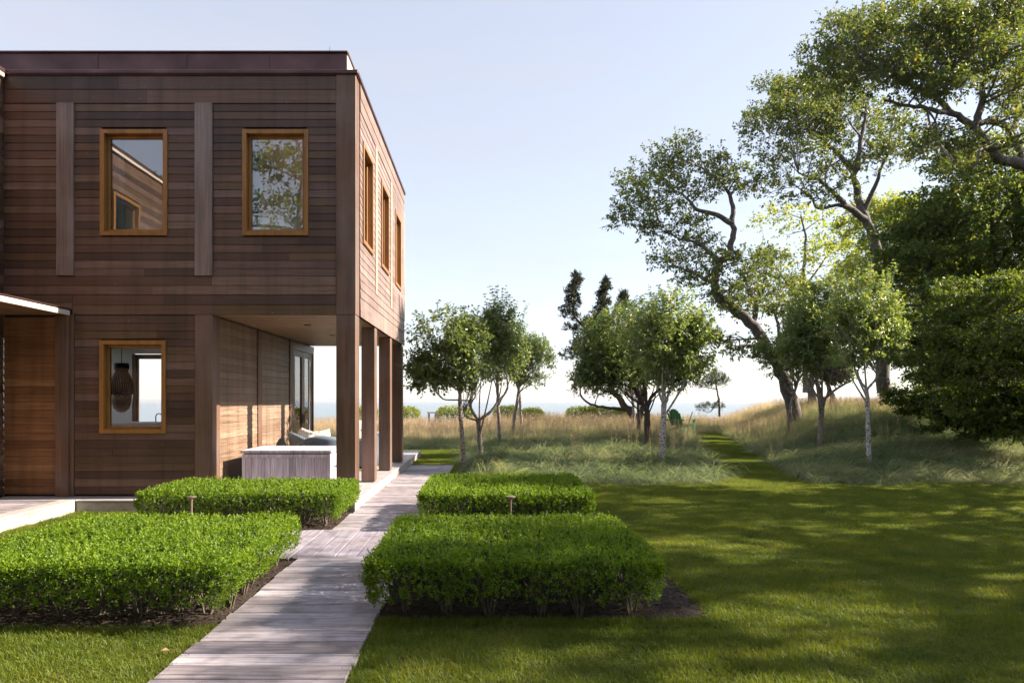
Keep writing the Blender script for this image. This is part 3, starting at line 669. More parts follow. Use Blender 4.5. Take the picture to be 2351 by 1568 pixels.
# ------------------------------------------------------------------ porch furniture
cab = thing('storage_cabinet', (-3.1, 11.1, ZS), 'weathered whitish-grey plank cabinet standing on the porch', 'cabinet')
x0, x1, y0, y1, zt = -3.76, -2.40, 10.52, 11.55, .815
m = MB(); m.box(x0-.02, x1+.02, y0-.02, y1+.02, zt-.045, zt, bev=.006); m.build('top', M['cabinet'], cab)
m = MB(); m.box(x0+.02, x1-.02, y0+.02, y1-.02, ZS+.03, zt-.048); m.build('carcass', M['dark_back'], cab)
m = MB(); m.box(x0, x1, y0, y0+.018, zt-.115, zt-.062); m.box(x0, x0+.05, y0+.0005, y0+.018, ZS+.02, zt-.117); m.box(x1-.05, x1, y0+.0005, y0+.018, ZS+.02, zt-.117); m.build('front_rail', M['cabinet'], cab)
ns = 13; wdt = (x1-x0-.106)/ns
for k in range(ns):
    m = MB(); a = x0+.053+k*wdt; m.box(a+.002, a+wdt-.002, y0+.006, y0+.018, ZS+.02, zt-.118); m.build('slat', M['cabinet'], cab)
for k in range(9):
    m = MB(); a = y0+.022+k*.111; m.box(x1-.014, x1+.002, a+.002, a+.109, ZS+.02, zt-.062); m.build('slat', M['cabinet'], cab)
m = MB(); m.tube([(x1+.004,10.75,.55),(x1+.03,10.75,.55),(x1+.03,10.93,.55),(x1+.004,10.93,.55)], .008, 6); m.build('handle', M['steel'], cab)

def barrel_chair(loc, rz, label):
    t = thing('wicker_armchair', loc, label, 'armchair', 'wicker armchairs on the porch', rz)
    Z = Vector((0,0,0)); m = MB(); n = 30; vs = []; fs = []; prof = []
    for i in range(n+1):
        a = math.radians(-118+236*i/n)-math.pi/2     # opening towards +y
        back = math.cos(math.radians(-118+236*i/n)); h = .56+.20*max(0, back)**1.2
        ring = [(.40,.06),(.44,.3),(.47,h-.10),(.50,h-.05),(.50,h-.005),(.46,h+.02),(.405,h+.01),(.385,h-.04),(.38,h-.10),(.37,.3),(.36,.06)]
        for (r, z) in ring: vs.append((r*math.cos(a)*1.02, r*math.sin(a), z))
    q = 11
    for i in range(n):
        for k in range(q):
            j = (k+1) % q; fs.append((i*q+k, (i+1)*q+k, (i+1)*q+j, i*q+j))
    fs.append(tuple(range(q))); fs.append(tuple(n*q+k for k in reversed(range(q))))
    m.add(vs, fs); m.build('back_shell', M['wicker'], t, Z, True)
    m = MB(); m.lathe([(.37,.05),(.375,.30),(.36,.33)], (0,.02,0), 24); m.build('seat_base', M['wicker'], t, Z, True)
    m = MB(); m.lathe([(.30,.332),(.352,.35),(.36,.40),(.345,.44),(.28,.455)], (0,.02,0), 24); m.build('seat_cushion', M['canvas'], t, Z, True)
    for a in (45,135,225,315):
        m = MB(); m.tube([(.3*math.cos(R(a)), .3*math.sin(R(a)), 0), (.31*math.cos(R(a)), .31*math.sin(R(a)), .07)], .02, 6); m.build('foot', M['wicker'], t, Z)
    return t
def pillow(loc, rot, size, label, mat='floral'):
    V = []; n = 14
    for s in (1, -1):
        for i in range(n):
            for j in range(n):
                u, v = i/(n-1)*2-1, j/(n-1)*2-1
                e = max(0, (1-abs(u)**3)*(1-abs(v)**3))**.5
                pin = 1-.07*(1-(abs(u*v)))*(max(abs(u),abs(v))**4)
                V.append((u*size/2*pin, s*.075*e, v*size/2*pin))
    F = []
    for s in (0, 1):
        for i in range(n-1):
            for j in range(n-1):
                a = s*n*n+i*n+j; q = (a, a+n, a+n+1, a+1); F.append(q if s else q[::-1])
    o = link('throw_pillow', fast_mesh('throw_pillow', V, F, True), M[mat]); o.location = loc; o.rotation_euler = rot
    setp(o, label, 'pillow', 'throw pillows on the porch armchairs'); return o
barrel_chair((-3.42, 13.55, ZS+.002), R(-62), 'blue-grey wicker armchair with pillows beside the porch wall')
barrel_chair((-2.93, 12.45, ZS+.002), R(8), 'blue-grey wicker armchair with rounded back turned to the cabinet')
barrel_chair((-2.62, 14.35, ZS+.002), R(75), 'blue-grey wicker armchair seen between the porch columns')
pillow((-3.55,13.32,.84), (R(-14),R(12),R(-35)), .38, 'white floral pillow at the left in the wicker armchair by the wall')
pillow((-3.22,13.36,.82), (R(-16),R(-8),R(10)), .37, 'white floral pillow at the right in the wicker armchair by the wall')
pillow((-2.48,13.98,.93), (R(-12),R(4),R(20)), .5, 'floral pillow in the armchair seen between the columns')

# ------------------------------------------------------------------ path lights
def path_light(loc, label):
    t = thing('path_light', loc, label, 'path light', 'path lights by the cross walk')
    m = MB(); m.tube([(loc[0],loc[1],0),(loc[0],loc[1],.42)], .011, 10); m.build('stem', M['lampb'], t)
    m = MB(); m.lathe([(.015,.410),(.018,.44),(.050,.446),(.056,.45),(.056,.460),(.016,.468)], (loc[0],loc[1],0), 20); m.build('cap', M['lampb'], t)
    m = MB(); m.lathe([(.03,0),(.03,.02),(.016,.03)], (loc[0],loc[1],0), 12); m.build('base', M['lampb'], t)
M['lampb'] = plain('pale_bronze', (.27,.20,.17), .45, .5)
path_light((-3.45, 8.0, .0), 'small bronze path light behind the front hedge on the left')
path_light((.29, 8.0, .0), 'small bronze path light between the two hedges right of the boardwalk')

# ------------------------------------------------------------------ hedges
def hedge(x0, x1, y0, y1, h, label, dens, leaf, seed, stems):
    rg = np.random.default_rng(seed); t = thing('box_hedge', ((x0+x1)/2, (y0+y1)/2, 0), label, 'hedge', 'clipped hedges beside the boardwalk')
    O = np.array(ORG[t])
    def surf(n_top, n_side):
        P = []; N = []
        u = rg.uniform(0,1,(n_top,2)); x = x0+u[:,0]*(x1-x0); y = y0+u[:,1]*(y1-y0)
        P.append(np.stack([x, y, np.full(n_top, h)], 1)); N.append(np.tile([0,0,1.], (n_top,1)))
        per = 2*(x1-x0+y1-y0)
        for k, (ln, nn) in enumerate((((x1-x0),(0,-1,0)),((x1-x0),(0,1,0)),((y1-y0),(-1,0,0)),((y1-y0),(1,0,0)))):
            n = int(n_side*ln/per); s = rg.uniform(0,1,n); z = h*(1-rg.uniform(0,1,n)**1.35*.66)
            if k == 0: p = np.stack([x0+s*(x1-x0), np.full(n,y0), z], 1)
            elif k == 1: p = np.stack([x0+s*(x1-x0), np.full(n,y1), z], 1)
            elif k == 2: p = np.stack([np.full(n,x0), y0+s*(y1-y0), z], 1)
            else: p = np.stack([np.full(n,x1), y0+s*(y1-y0), z], 1)
            P.append(p); N.append(np.tile(np.array(nn, float), (n,1)))
        return np.concatenate(P), np.concatenate(N)
    A_top = (x1-x0)*(y1-y0); A_side = 2*(x1-x0+y1-y0)*h*.62
    P, N = surf(int(A_top*dens), int(A_side*dens*1.1))
    # rounded edges and lumps
    c = np.array([(x0+x1)/2, (y0+y1)/2]); hx, hy = (x1-x0)/2, (y1-y0)/2
    ex = np.abs(P[:,0]-c[0])/hx; ey = np.abs(P[:,1]-c[1])/hy
    rr = .11
    dx = np.maximum(0, np.abs(P[:,0]-c[0])-(hx-rr))/rr; dy = np.maximum(0, np.abs(P[:,1]-c[1])-(hy-rr))/rr; dz = np.maximum(0, P[:,2]-(h-rr))/rr
    q = np.sqrt(dx**2+dy**2+dz**2); k = np.where(q > 1, 1/np.maximum(q,1e-6), 1)
    Q = P.copy()
    for i, (dd, cc, hh) in enumerate(((dx,c[0],hx),(dy,c[1],hy))):
        s = np.sign(P[:,i]-cc); Q[:,i] = np.where(dd > 0, cc+s*(hh-rr+rr*dd*k), P[:,i])
    Q[:,2] = np.where(dz > 0, h-rr+rr*dz*k, P[:,2])
    lump = .5*gnoise(Q[:,0]*2.1+seed, Q[:,1]*2.3, 1.6)+.35*gnoise(Q[:,0]*5, Q[:,1]*5+Q[:,2]*4, 1.7)
    Q += N*(lump*.028)[:,None]-N*(rg.uniform(0,1,len(Q))**2*.08)[:,None]
    low = np.clip((.6*h-Q[:,2])/(.45*h), 0, 1); side_ = np.abs(N[:,2]) < .5
    Q -= N*(low*.10*side_)[:,None]
    gap = gnoise(Q[:,0]*3.0+seed*1.7, Q[:,1]*3.0, 1.5)+rg.normal(0,.35,len(Q))
    keep = ~(side_ & (low > .15) & (gap < low*1.5-.9)); Q, N = Q[keep], N[keep]
    # sprigs of leaves
    D = norm(N*.7+rg.normal(size=Q.shape)*.33+np.array([0,0,.75])); n = len(Q); per = 8; slen = rg.uniform(.035,.085,n)
    PP = []; AA = []; LL = []
    for j in range(per):
        f = (j+.5)/per; ang = j*2.4+rg.uniform(0,6.28,n)
        s1 = norm(np.cross(D, rg.normal(size=D.shape))); s2 = np.cross(D, s1)
        PP.append(Q-D*.05+D*(slen*f)[:,None]); AA.append(D*(.45+.5*f)+s1*np.cos(ang)[:,None]*.8+s2*np.sin(ang)[:,None]*.8); LL.append(rg.uniform(.75,1.2,n)*leaf*(1-.25*f))
    P = np.concatenate(PP); A = np.concatenate(AA); L = np.concatenate(LL)
    V, F = leaf_arrays(P-O, A, L, L*.46, rg, .12, .5)
    link('foliage', fast_mesh('foliage', V, F), M['leaf_box'], t)
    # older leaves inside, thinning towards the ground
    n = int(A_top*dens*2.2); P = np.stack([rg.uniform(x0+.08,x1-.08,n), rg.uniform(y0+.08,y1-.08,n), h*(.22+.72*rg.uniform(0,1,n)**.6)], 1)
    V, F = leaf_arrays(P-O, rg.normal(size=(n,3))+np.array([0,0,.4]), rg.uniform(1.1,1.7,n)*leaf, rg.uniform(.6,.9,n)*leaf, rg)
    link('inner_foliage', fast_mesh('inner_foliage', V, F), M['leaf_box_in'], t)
    pr = random.Random(seed); m = MB(); nx_, ny_ = stems
    for i in range(nx_):
        for j in range(ny_):
            bx = x0+.22+(x1-x0-.44)*i/max(1,nx_-1)+pr.uniform(-.06,.06); by = y0+.30+(y1-y0-.5)*j/max(1,ny_-1)+pr.uniform(-.05,.05)
            for k in range(6):
                a = pr.uniform(0,6.28); r = pr.uniform(.06,.2); z = pr.uniform(.30,.42); e = (bx+r*math.cos(a), by+r*math.sin(a), z)
                mid = (bx+r*.4*math.cos(a+.3), by+r*.4*math.sin(a+.3), z*.45)
                m.tube(catmull([(bx+.02*math.cos(a), by+.02*math.sin(a), 0), mid, e], 3), [.009,.008,.0075,.007,.006,.005,.004], 5, False)
    m.build('stems', M['bark_twig'], t, smooth=True)
M['bark_twig'] = mottled('hedge_stem', [(.3,(0.0780,0.0618,0.0488)),(.7,(0.1690,0.1430,0.1170))], 25, .85, .4)
hedge(-3.88, -1.76, 4.62, 6.58, .50, 'brightest clipped hedge at the front left of the boardwalk', 1250, .027, 1, (7,6))
hedge(-.86, 1.27, 4.70, 6.58, .50, 'largest clipped hedge at the front right of the boardwalk', 1250, .027, 2, (6,6))
hedge(-4.24, -1.75, 8.16, 9.62, .50, 'clipped hedge along the porch, behind the front left hedge', 800, .032, 3, (7,4))
hedge(-.83, 1.33, 8.14, 10.25, .50, 'clipped hedge behind the front right hedge, next to the meadow', 750, .033, 4, (6,4))

# ------------------------------------------------------------------ grass (stuff, instanced tufts)
protos = bpy.data.collections.new('grass_tufts')
def scatter(name, P, rz, tilt, scl, srcs, label, kind='stuff'):
    n = len(P); me = bpy.data.meshes.new(name); me.vertices.add(n); me.vertices.foreach_set('co', np.asarray(P, np.float32).ravel())
    a = me.attributes.new('rot', 'FLOAT_VECTOR', 'POINT'); rot = np.zeros((n,3), np.float32); rot[:,2] = rz; rot[:,0] = tilt; a.data.foreach_set('vector', rot.ravel())
    a = me.attributes.new('scl', 'FLOAT_VECTOR', 'POINT'); a.data.foreach_set('vector', np.asarray(scl, np.float32).ravel())
    a = me.attributes.new('pick', 'INT', 'POINT'); a.data.foreach_set('value', np.random.default_rng(5).integers(0, len(srcs), n).astype(np.int32))
    o = link(name, me, None); setp(o, label, 'grass', kind=kind)
    c = bpy.data.collections.new(name+'_tufts')
    for s in srcs: c.objects.link(s)
    ng = bpy.data.node_groups.new(name, 'GeometryNodeTree'); ng.interface.new_socket('Geometry', in_out='INPUT', socket_type='NodeSocketGeometry'); ng.interface.new_socket('Geometry', in_out='OUTPUT', socket_type='NodeSocketGeometry')
    N = ng.nodes; gi = N.new('NodeGroupInput'); go = N.new('NodeGroupOutput'); ip = N.new('GeometryNodeInstanceOnPoints'); ci = N.new('GeometryNodeCollectionInfo')
    ci.inputs['Collection'].default_value = c; ci.inputs['Separate Children'].default_value = True; ci.inputs['Reset Children'].default_value = True
    def attr(nm, t):
        q = N.new('GeometryNodeInputNamedAttribute'); q.data_type = t; q.inputs['Name'].default_value = nm
        return [x for x in q.outputs if x.enabled and x.name == 'Attribute'][0]
    L = ng.links; L.new(gi.outputs[0], ip.inputs['Points']); L.new(ci.outputs[0], ip.inputs['Instance']); ip.inputs['Pick Instance'].default_value = True
    L.new(attr('pick','INT'), ip.inputs['Instance Index']); L.new(attr('rot','FLOAT_VECTOR'), ip.inputs['Rotation']); L.new(attr('scl','FLOAT_VECTOR'), ip.inputs['Scale'])
    L.new(ip.outputs[0], go.inputs[0]); md = o.modifiers.new('scatter', 'NODES'); md.node_group = ng; return o
def blade_mesh(name, base, dirv, length, width, droop, mat, rg, segs=3):
    """ribbons: base (n,3), dirv (n,3) starting direction, drooping along their length"""
    n = len(base); d = norm(dirv); p = base.copy(); S = norm(np.cross(d, np.array([0,0,1.])+rg.normal(size=(n,3))*.3)); rows = []
    for k in range(segs+1):
        wk = width*(1-(k/segs)**1.6)+.0004
        rows.append(p-S*wk[:,None]*.5); rows.append(p+S*wk[:,None]*.5)
        d = norm(d+np.stack([np.zeros(n), np.zeros(n), -droop], 1)*(1/segs)); p = p+d*(length/segs)[:,None]
        p[:,2] = np.maximum(p[:,2], .012)
    V = np.stack(rows, 1).reshape(-1,3); w2 = 2*(segs+1); b = np.arange(n)[:,None]*w2
    F = np.concatenate([b+np.array([[2*k, 2*k+1, 2*k+3, 2*k+2]]) for k in range(segs)], 0)
    me = fast_mesh(name, V, F, True); me.materials.append(mat); return bpy.data.objects.new(name, me)
def lawn_proto(seed, size, n):
    rg = np.random.default_rng(seed); b = np.stack([rg.uniform(-size,size,n), rg.uniform(-size,size,n), np.zeros(n)], 1)
    d = rg.normal(size=(n,3))*.55; d[:,2] = 1
    return blade_mesh('lawn_tuft', b, d, rg.uniform(.022,.055,n), rg.uniform(.0032,.0056,n), rg.uniform(.2,1.4,n), M['lawn'], rg, 2)
LAWN = [lawn_proto(s, .15, 620) for s in (1,2,3,4)]
rg = np.random.default_rng(77)
def edge_front(x): return 12.9+.18*np.sin(x*1.7)+.12*np.sin(x*4.1)
def is_meadow(x, d):
    pw_ = .80+.10*np.sin(d*2.1)
    left = (x > -.42+.1*np.sin(d*3)) & (x < path_cx(d)-pw_)
    right = x > path_cx(d)+pw_
    m = (left | right) & (d > edge_front(x))
    m |= (d > 22+.3*np.sin(x*2)) & (x < 0)
    m |= (d > 31.5)
    return m
def on_built(x, d):
    r = in_beds(x, d, -.02)
    r |= (x > BWL-.02) & (x < BWR+.01) & (d < 16.43)
    r |= (x > -4.32) & (x < BWL) & (d > 6.7) & (d < 8.21)
    r |= (x < -1.80) & (d > 9.58) & (d < 19.24) & (x > -7.1)
    r |= (x < -5.755) & (d > 4.18) & (d < 9.7)
    r |= (x < -7.0)
    return r
st = .17; gx, gy = np.meshgrid(np.arange(-7, 24, st), np.arange(-2, 33, st)); gx = gx.ravel(); gy = gy.ravel()
gx = gx+rg.uniform(-.06,.06,len(gx)); gy = gy+rg.uniform(-.06,.06,len(gy))
vis = (np.abs(gx) < 1.05*np.maximum(gy,0)+4.0)
ok = vis & ~is_meadow(gx, gy) & ~on_built(gx, gy); 
# keep tufts clear of hard edges by the tuft's half size
for dx_, dy_ in ((.13,0),(-.13,0),(0,.13),(0,-.13)): ok &= ~on_built(gx+dx_, gy+dy_)
gx, gy = gx[ok], gy[ok]; s_ = .8+.35*np.clip(gnoise(gx, gy, 2.0)+.5, 0, 1); S3 = np.stack([np.ones(len(gx)), np.ones(len(gx)), s_*rg.uniform(.85,1.2,len(gx))], 1)
scatter('lawn_grass', np.stack([gx, gy, height(gx, gy)-.002], 1), rg.uniform(0,6.28,len(gx)), 0, S3, LAWN, 'short mown lawn grass dappled with light')
print('lawn', len(gx))
# thin fringe of blades along hard edges
FR = []
def fringe(x0, y0, x1, y1, n, jx):
    t = rg.uniform(0,1,n); FR.append(np.stack([x0+(x1-x0)*t+rg.uniform(0,1,n)*jx[0], y0+(y1-y0)*t+rg.uniform(0,1,n)*jx[1]], 1))
fringe(BWR+.004,2.6,BWR+.004,4.92,320,(.14,0)); fringe(BWL-.004,2.6,BWL-.004,4.72,320,(-.14,0)); fringe(-.77,4.91,1.62,4.91,300,(0,-.14)); fringe(-3.95,4.71,-1.87,4.71,300,(0,-.14)); fringe(1.63,4.92,1.63,6.72,230,(.14,0))
fringe(BWR,16.45,-1.8,16.45,120,(0,.14)); fringe(BWR+.01,10.3,BWR+.01,16.4,500,(.14,0)); fringe(-1.81,16.5,-1.81,19.2,200,(.14,0)); fringe(-5.74,4.5,-5.74,9.58,420,(.14,0)); fringe(-5.7,9.57,-4.3,9.57,150,(0,-.14)); fringe(1.31,8.3,1.31,10.3,220,(.14,0)); fringe(-.77,10.31,1.3,10.31,220,(0,.14)); fringe(-4.31,8.22,-4.31,9.57,150,(-.14,0)); fringe(-3.96,4.7,-3.96,6.7,220,(-.14,0))
FR = np.concatenate(FR); SM = [lawn_proto(s, .035, 34) for s in (11,12,13)]
scatter('lawn_edge_grass', np.stack([FR[:,0], FR[:,1], np.zeros(len(FR))], 1), rg.uniform(0,6.28,len(FR)), 0, np.stack([np.ones(len(FR))]*2+[rg.uniform(.9,1.35,len(FR))], 1), SM, 'lawn blades fringing the planks and beds')

def tuft(seed, n, r, lmin, lmax, droop, spread, lean, width=.0068, segs=5, mat='meadow'):
    rg = np.random.default_rng(seed); q = rg.uniform(0,6.28,n); rr = r*np.sqrt(rg.uniform(0,1,n))
    b = np.stack([rr*np.cos(q), rr*np.sin(q), np.zeros(n)], 1); d = np.stack([np.cos(q)*spread+lean, np.sin(q)*spread, np.ones(n)], 1)+rg.normal(size=(n,3))*.22
    return blade_mesh('meadow_tuft', b, d, rg.uniform(lmin,lmax,n), np.full(n, width), rg.uniform(*droop,n), M[mat], rg, segs)
FLOP = [tuft(31,66,.09,.55,1.05,(1.7,3.4),.50,.75,.0095,6), tuft(32,66,.10,.50,.95,(1.9,3.6),.62,.55,.0095,6), tuft(33,60,.09,.6,1.15,(1.6,3.2),.42,.95,.0095,6)]
UPR = [tuft(41,60,.10,.45,.85,(.3,1.3),.28,.15), tuft(42,60,.12,.40,.80,(.3,1.5),.35,.1), tuft(43,50,.10,.5,.95,(.2,1.0),.22,.2)]
def seed_tuft(seed):
    rg = np.random.default_rng(seed); n = 12; q = rg.uniform(0,6.28,n); b = np.stack([.1*np.cos(q), .1*np.sin(q), np.zeros(n)], 1)
    H = rg.uniform(.65,1.05,n); d = np.stack([np.cos(q)*.16+.1, np.sin(q)*.16, np.ones(n)], 1); d = norm(d)
    VS = []; FS = []; off = 0
    for i in range(n):
        tip = b[i]+d[i]*H[i]; s = np.array([-.0016,0,0]); VS += [b[i]-s, b[i]+s, tip+s*.6, tip-s*.6]; FS.append((off, off+1, off+2, off+3)); off += 4
        for k in range(9):
            f = k/9; p = b[i]+d[i]*H[i]*(.80+.2*f); a = rg.uniform(0,6.28); e = np.array([math.cos(a)*.8, math.sin(a)*.8, .9])*rg.uniform(.02,.045)*(1.1-f); sd_ = np.array([-math.sin(a), math.cos(a), 0])*.004
            VS += [p, p+e*.5+sd_, p+e, p+e*.5-sd_]; FS.append((off, off+1, off+2, off+3)); off += 4
    me = fast_mesh('seed_stalks', np.array(VS), np.array(FS)); me.materials.append(M['seed']); return bpy.data.objects.new('seed_stalks', me)
SEED = [seed_tuft(s) for s in (51,52,53)]
st = .17; gx, gy = np.meshgrid(np.arange(-9, 30, st), np.arange(12.5, 44, st)); gx = gx.ravel()+rg.uniform(-.08,.08,gx.size); gy = gy.ravel()+rg.uniform(-.08,.08,gy.size)
ok = is_meadow(gx, gy) & (gx/gy < .86) & (gx/gy > -.36); gx, gy = gx[ok], gy[ok]
fz = np.clip(gnoise(gx, gy, .9)*.5+.5, 0, 1); far = ss((gy-15)/9); mound_ = ss((gx-path_cx(gy)-1.2)/2.5)
p_up = np.clip(.0+.75*ss((gy-19)/9)+.25*mound_*ss((gy-16.5)/5), 0, 1); up = rg.uniform(0,1,len(gx)) < p_up
fe = ss((gy-edge_front(gx))/1.0)
def sc(n, f, fe_, lo, hi): k = (lo+(hi-lo)*f)*rg.uniform(.8,1.2,n); return np.stack([k, k, k*(.85+.15*fe_)], 1)
f_ = ~up
scatter('meadow_grass', np.stack([gx[f_], gy[f_], height(gx[f_],gy[f_])-.01], 1), gnoise(gx[f_],gy[f_],.9)*2.8-1.6+rg.normal(0,.35,f_.sum()), 0, sc(f_.sum(), np.clip(gnoise(gx[f_]+3, gy[f_], 2.3)*.8+.45,0,1), fe[f_], .42, 1.0), FLOP, 'soft pale green meadow grass flopped in waves')
scatter('meadow_tall_grass', np.stack([gx[up], gy[up], height(gx[up],gy[up])-.01], 1), rg.uniform(0,6.28,up.sum()), 0, sc(up.sum(), np.clip(gnoise(gx[up], gy[up], 1.7)*.6+.5,0,1), fe[up], .40, .78), UPR, 'upright dry meadow grass towards the sea')
ks = (rg.uniform(0,1,len(gx)) < .015+.30*ss((gy-17)/10)) & (gy > 14.2)
scatter('meadow_seed_heads', np.stack([gx[ks], gy[ks], height(gx[ks],gy[ks])], 1), rg.uniform(0,6.28,ks.sum()), 0, np.repeat(rg.uniform(.55,.88,ks.sum())[:,None], 3, 1), SEED, 'tan seed heads standing over the meadow grass')
print('meadow', f_.sum(), up.sum(), ks.sum())

# ------------------------------------------------------------------ trees
def twig_leaves(Q, D, slen, per, leaf, rg, spread=.9, droop=0., wid=.5):
    n = len(Q); PP = []; AA = []; LL = []
    for j in range(per):
        f = (j+.6)/per; ang = j*2.4+rg.uniform(0,6.28,n); s1 = norm(np.cross(D, rg.normal(size=D.shape))); s2 = np.cross(D, s1)
        PP.append(Q+D*(slen*f)[:,None]); AA.append(D*.55+(s1*np.cos(ang)[:,None]+s2*np.sin(ang)[:,None])*spread+np.array([0,0,-droop])); LL.append(rg.uniform(.7,1.2,n)*leaf)
    P = np.concatenate(PP); A = np.concatenate(AA); L = np.concatenate(LL)
    return P, A, L, L*wid
def ell(c, r, n, rg, shell=2.4, low=.55, gap=0., gf=1.0):
    u = norm(rg.normal(size=(int(n*1.7)+8,3))); u = u[(u[:,2] > -.15) | (rg.uniform(0,1,len(u)) < low)]
    P = np.array(c)+u*(rg.uniform(0,1,(len(u),1))**(1/shell))*np.array(r)
    if gap > -1: P = P[[mnoise.noise(Vector(p*gf)) > gap-.25 for p in P]] if gap != 0 else P
    return P[:n], u[:len(P)][:n]
def nearest(pts, p):
    best = min(pts, key=lambda q: (q[0]-p).length_squared+max(0, q[0].z-p.z)*1.5); return best
def big_tree(name, base, limbs, clumps, label, leafmat, bark, seed, leaf=.11, tw=26, per=7, density=1.0, twig=.30, cat='tree', group=None, droop=.15, gap=0., flat=False, spread=.9, wid=.5):
    """limbs: list of (points, r0, r1); clumps: (centre, (rx,ry,rz))"""
    rg = np.random.default_rng(seed); pr = random.Random(seed); t = thing(name, base, label, cat, group); O = np.array(base, float)
    m = MB(); nodes = []
    for pts, r0, r1 in limbs:
        c = catmull(pts, 4); n = len(c)
        for i in range(1, n-1): c[i] = c[i]+Vector((pr.uniform(-1,1), pr.uniform(-1,1), pr.uniform(-1,1)))*min(r0*.25, .05)
        rad = [r0+(r1-r0)*(i/(n-1))**.8 for i in range(n)]; m.tube(c, rad, 9 if r0 > .1 else 6, False); nodes += [(c[i], rad[i]) for i in range(n//4, n)]
    Ps = []; Ds = []
    for c, r in clumps:
        c = Vector(c); q, qr = nearest(nodes, c); L = (c-q).length
        mid = q.lerp(c, .5)+Vector((pr.uniform(-.12,.12), pr.uniform(-.12,.12), pr.uniform(-.02,.14)))*L
        cv = catmull([q, mid, c], 4); r0 = min(qr*.6, .018+.02*L); m.tube(cv, [r0*(1-.65*i/(len(cv)-1)) for i in range(len(cv))], 5, False)
        vol = (r[0]*r[1]*r[2])**(1/3); nt = int(tw*density*1.9*max(1, vol/.6)**2)
        P, U = ell(c, r, nt, rg, 1.6 if flat else 2.3, .6, gap, .9/vol)
        if len(P) == 0: continue
        U = norm(P-np.array(c)); D = norm(U*.8+rg.normal(size=P.shape)*.5+np.array([0,0,.05 if flat else .35]))
        Ps.append(P); Ds.append(D)
        for k in range(min(9, 3+nt//14)):
            e = Vector(P[pr.randrange(len(P))]); s = cv[pr.randrange(len(cv)//2, len(cv))]
            mm = s.lerp(e, .5)+Vector((pr.uniform(-1,1), pr.uniform(-1,1), pr.uniform(-.3,1)))*(e-s).length*.14
            m.tube(catmull([s, mm, e], 3), [r0*.42*(1-.8*i/6) for i in range(7)], 4, False)
    m.build('trunk', M[bark], t, smooth=True)
    P = np.concatenate(Ps); D = np.concatenate(Ds)
    P, A, L, W = twig_leaves(P, D, np.full(len(P), twig)*rg.uniform(.6,1.3,len(P)), per, leaf, rg, spread, droop, wid)
    V, F = leaf_arrays(P-O, A, L, W, rg, .15, .7); link('crown', fast_mesh('crown', V, F), M[leafmat], t)
    return len(F)
tris = 0
def D_(pts, d, dj=None): return [at(x, y, d+(dj[i] if dj else 0)) for i, (x, y) in enumerate(pts)]
def cl(lst, d, seed, dep=1.6, ds=1.0):
    """clumps given by their place in the photograph, spread in depth"""
    pr = random.Random(seed); out = []
    for (x, y, rx, ry) in lst:
        dd = d+pr.uniform(-dep, dep); s = dd/FU/K; out.append((at(x, y, dd), (rx*s, (rx+ry)/2*s*ds, ry*s)))
    return out
GR = 'trees along the right of the lawn'
# leaning oak in the middle right
d = 24.5
lim = [(D_([(1826,965),(1800,870),(1768,805),(1730,748),(1684,708),(1648,680),(1640,635),(1655,600),(1676,574),(1684,540),(1680,512)], d), .25, .09),
       (D_([(1680,512),(1647,494),(1598,479),(1578,455),(1556,440)], d), .11, .03), (D_([(1680,512),(1682,470),(1670,438),(1641,405),(1600,380)], d), .10, .03),
       (D_([(1654,603),(1626,577),(1598,556),(1560,548)], d), .10, .03), (D_([(1730,748),(1735,700),(1720,660),(1700,620)], d, [0,.3,.8,1.0]), .11, .04), (D_([(1768,805),(1720,790),(1690,795)], d, [0,-.4,-.8]), .06,.02),
       (D_([(1784,840),(1790,770),(1780,720)], d, [0,.6,1.2]), .12, .04), (D_([(1640,650),(1590,625),(1550,610)], d, [0,-.5,-.8]), .07, .02)]
lst = [(1580,350,52,34),(1530,362,48,30),(1620,372,48,36),(1655,392,40,34),(1490,395,50,30),(1545,405,60,34),(1455,425,46,28),(1510,440,60,34),(1440,470,40,26),(1580,440,50,34),(1485,478,52,28),(1545,490,50,28),(1462,520,40,20),(1425,505,28,24),(1505,530,30,18),(1720,420,30,22),(1690,405,30,22),(1625,430,30,24),
       (1590,520,48,26),(1560,560,50,24),(1610,560,46,24),(1640,600,40,24),(1585,600,55,24),(1530,598,36,18),(1575,635,45,20),(1640,650,50,30),(1690,600,40,30),(1720,640,50,36),(1680,660,46,34),(1760,620,46,38),(1740,690,56,36),(1790,680,50,46),(1700,710,40,24),(1800,740,50,36),(1650,690,36,20),(1690,800,38,18),(1750,812,34,18),(1660,780,20,14),(1805,800,44,30),(1780,600,30,24),(1845,700,40,40)]
tris += big_tree('oak_tree', at(1826,965,d), lim, cl(lst, d, 5), 'leaning oak with a bare twisting trunk rising above the meadow path', 'leaf_oak', 'bark_grey', 101, .125, 27, 10, 1.1, .34, group=GR, gap=.12)
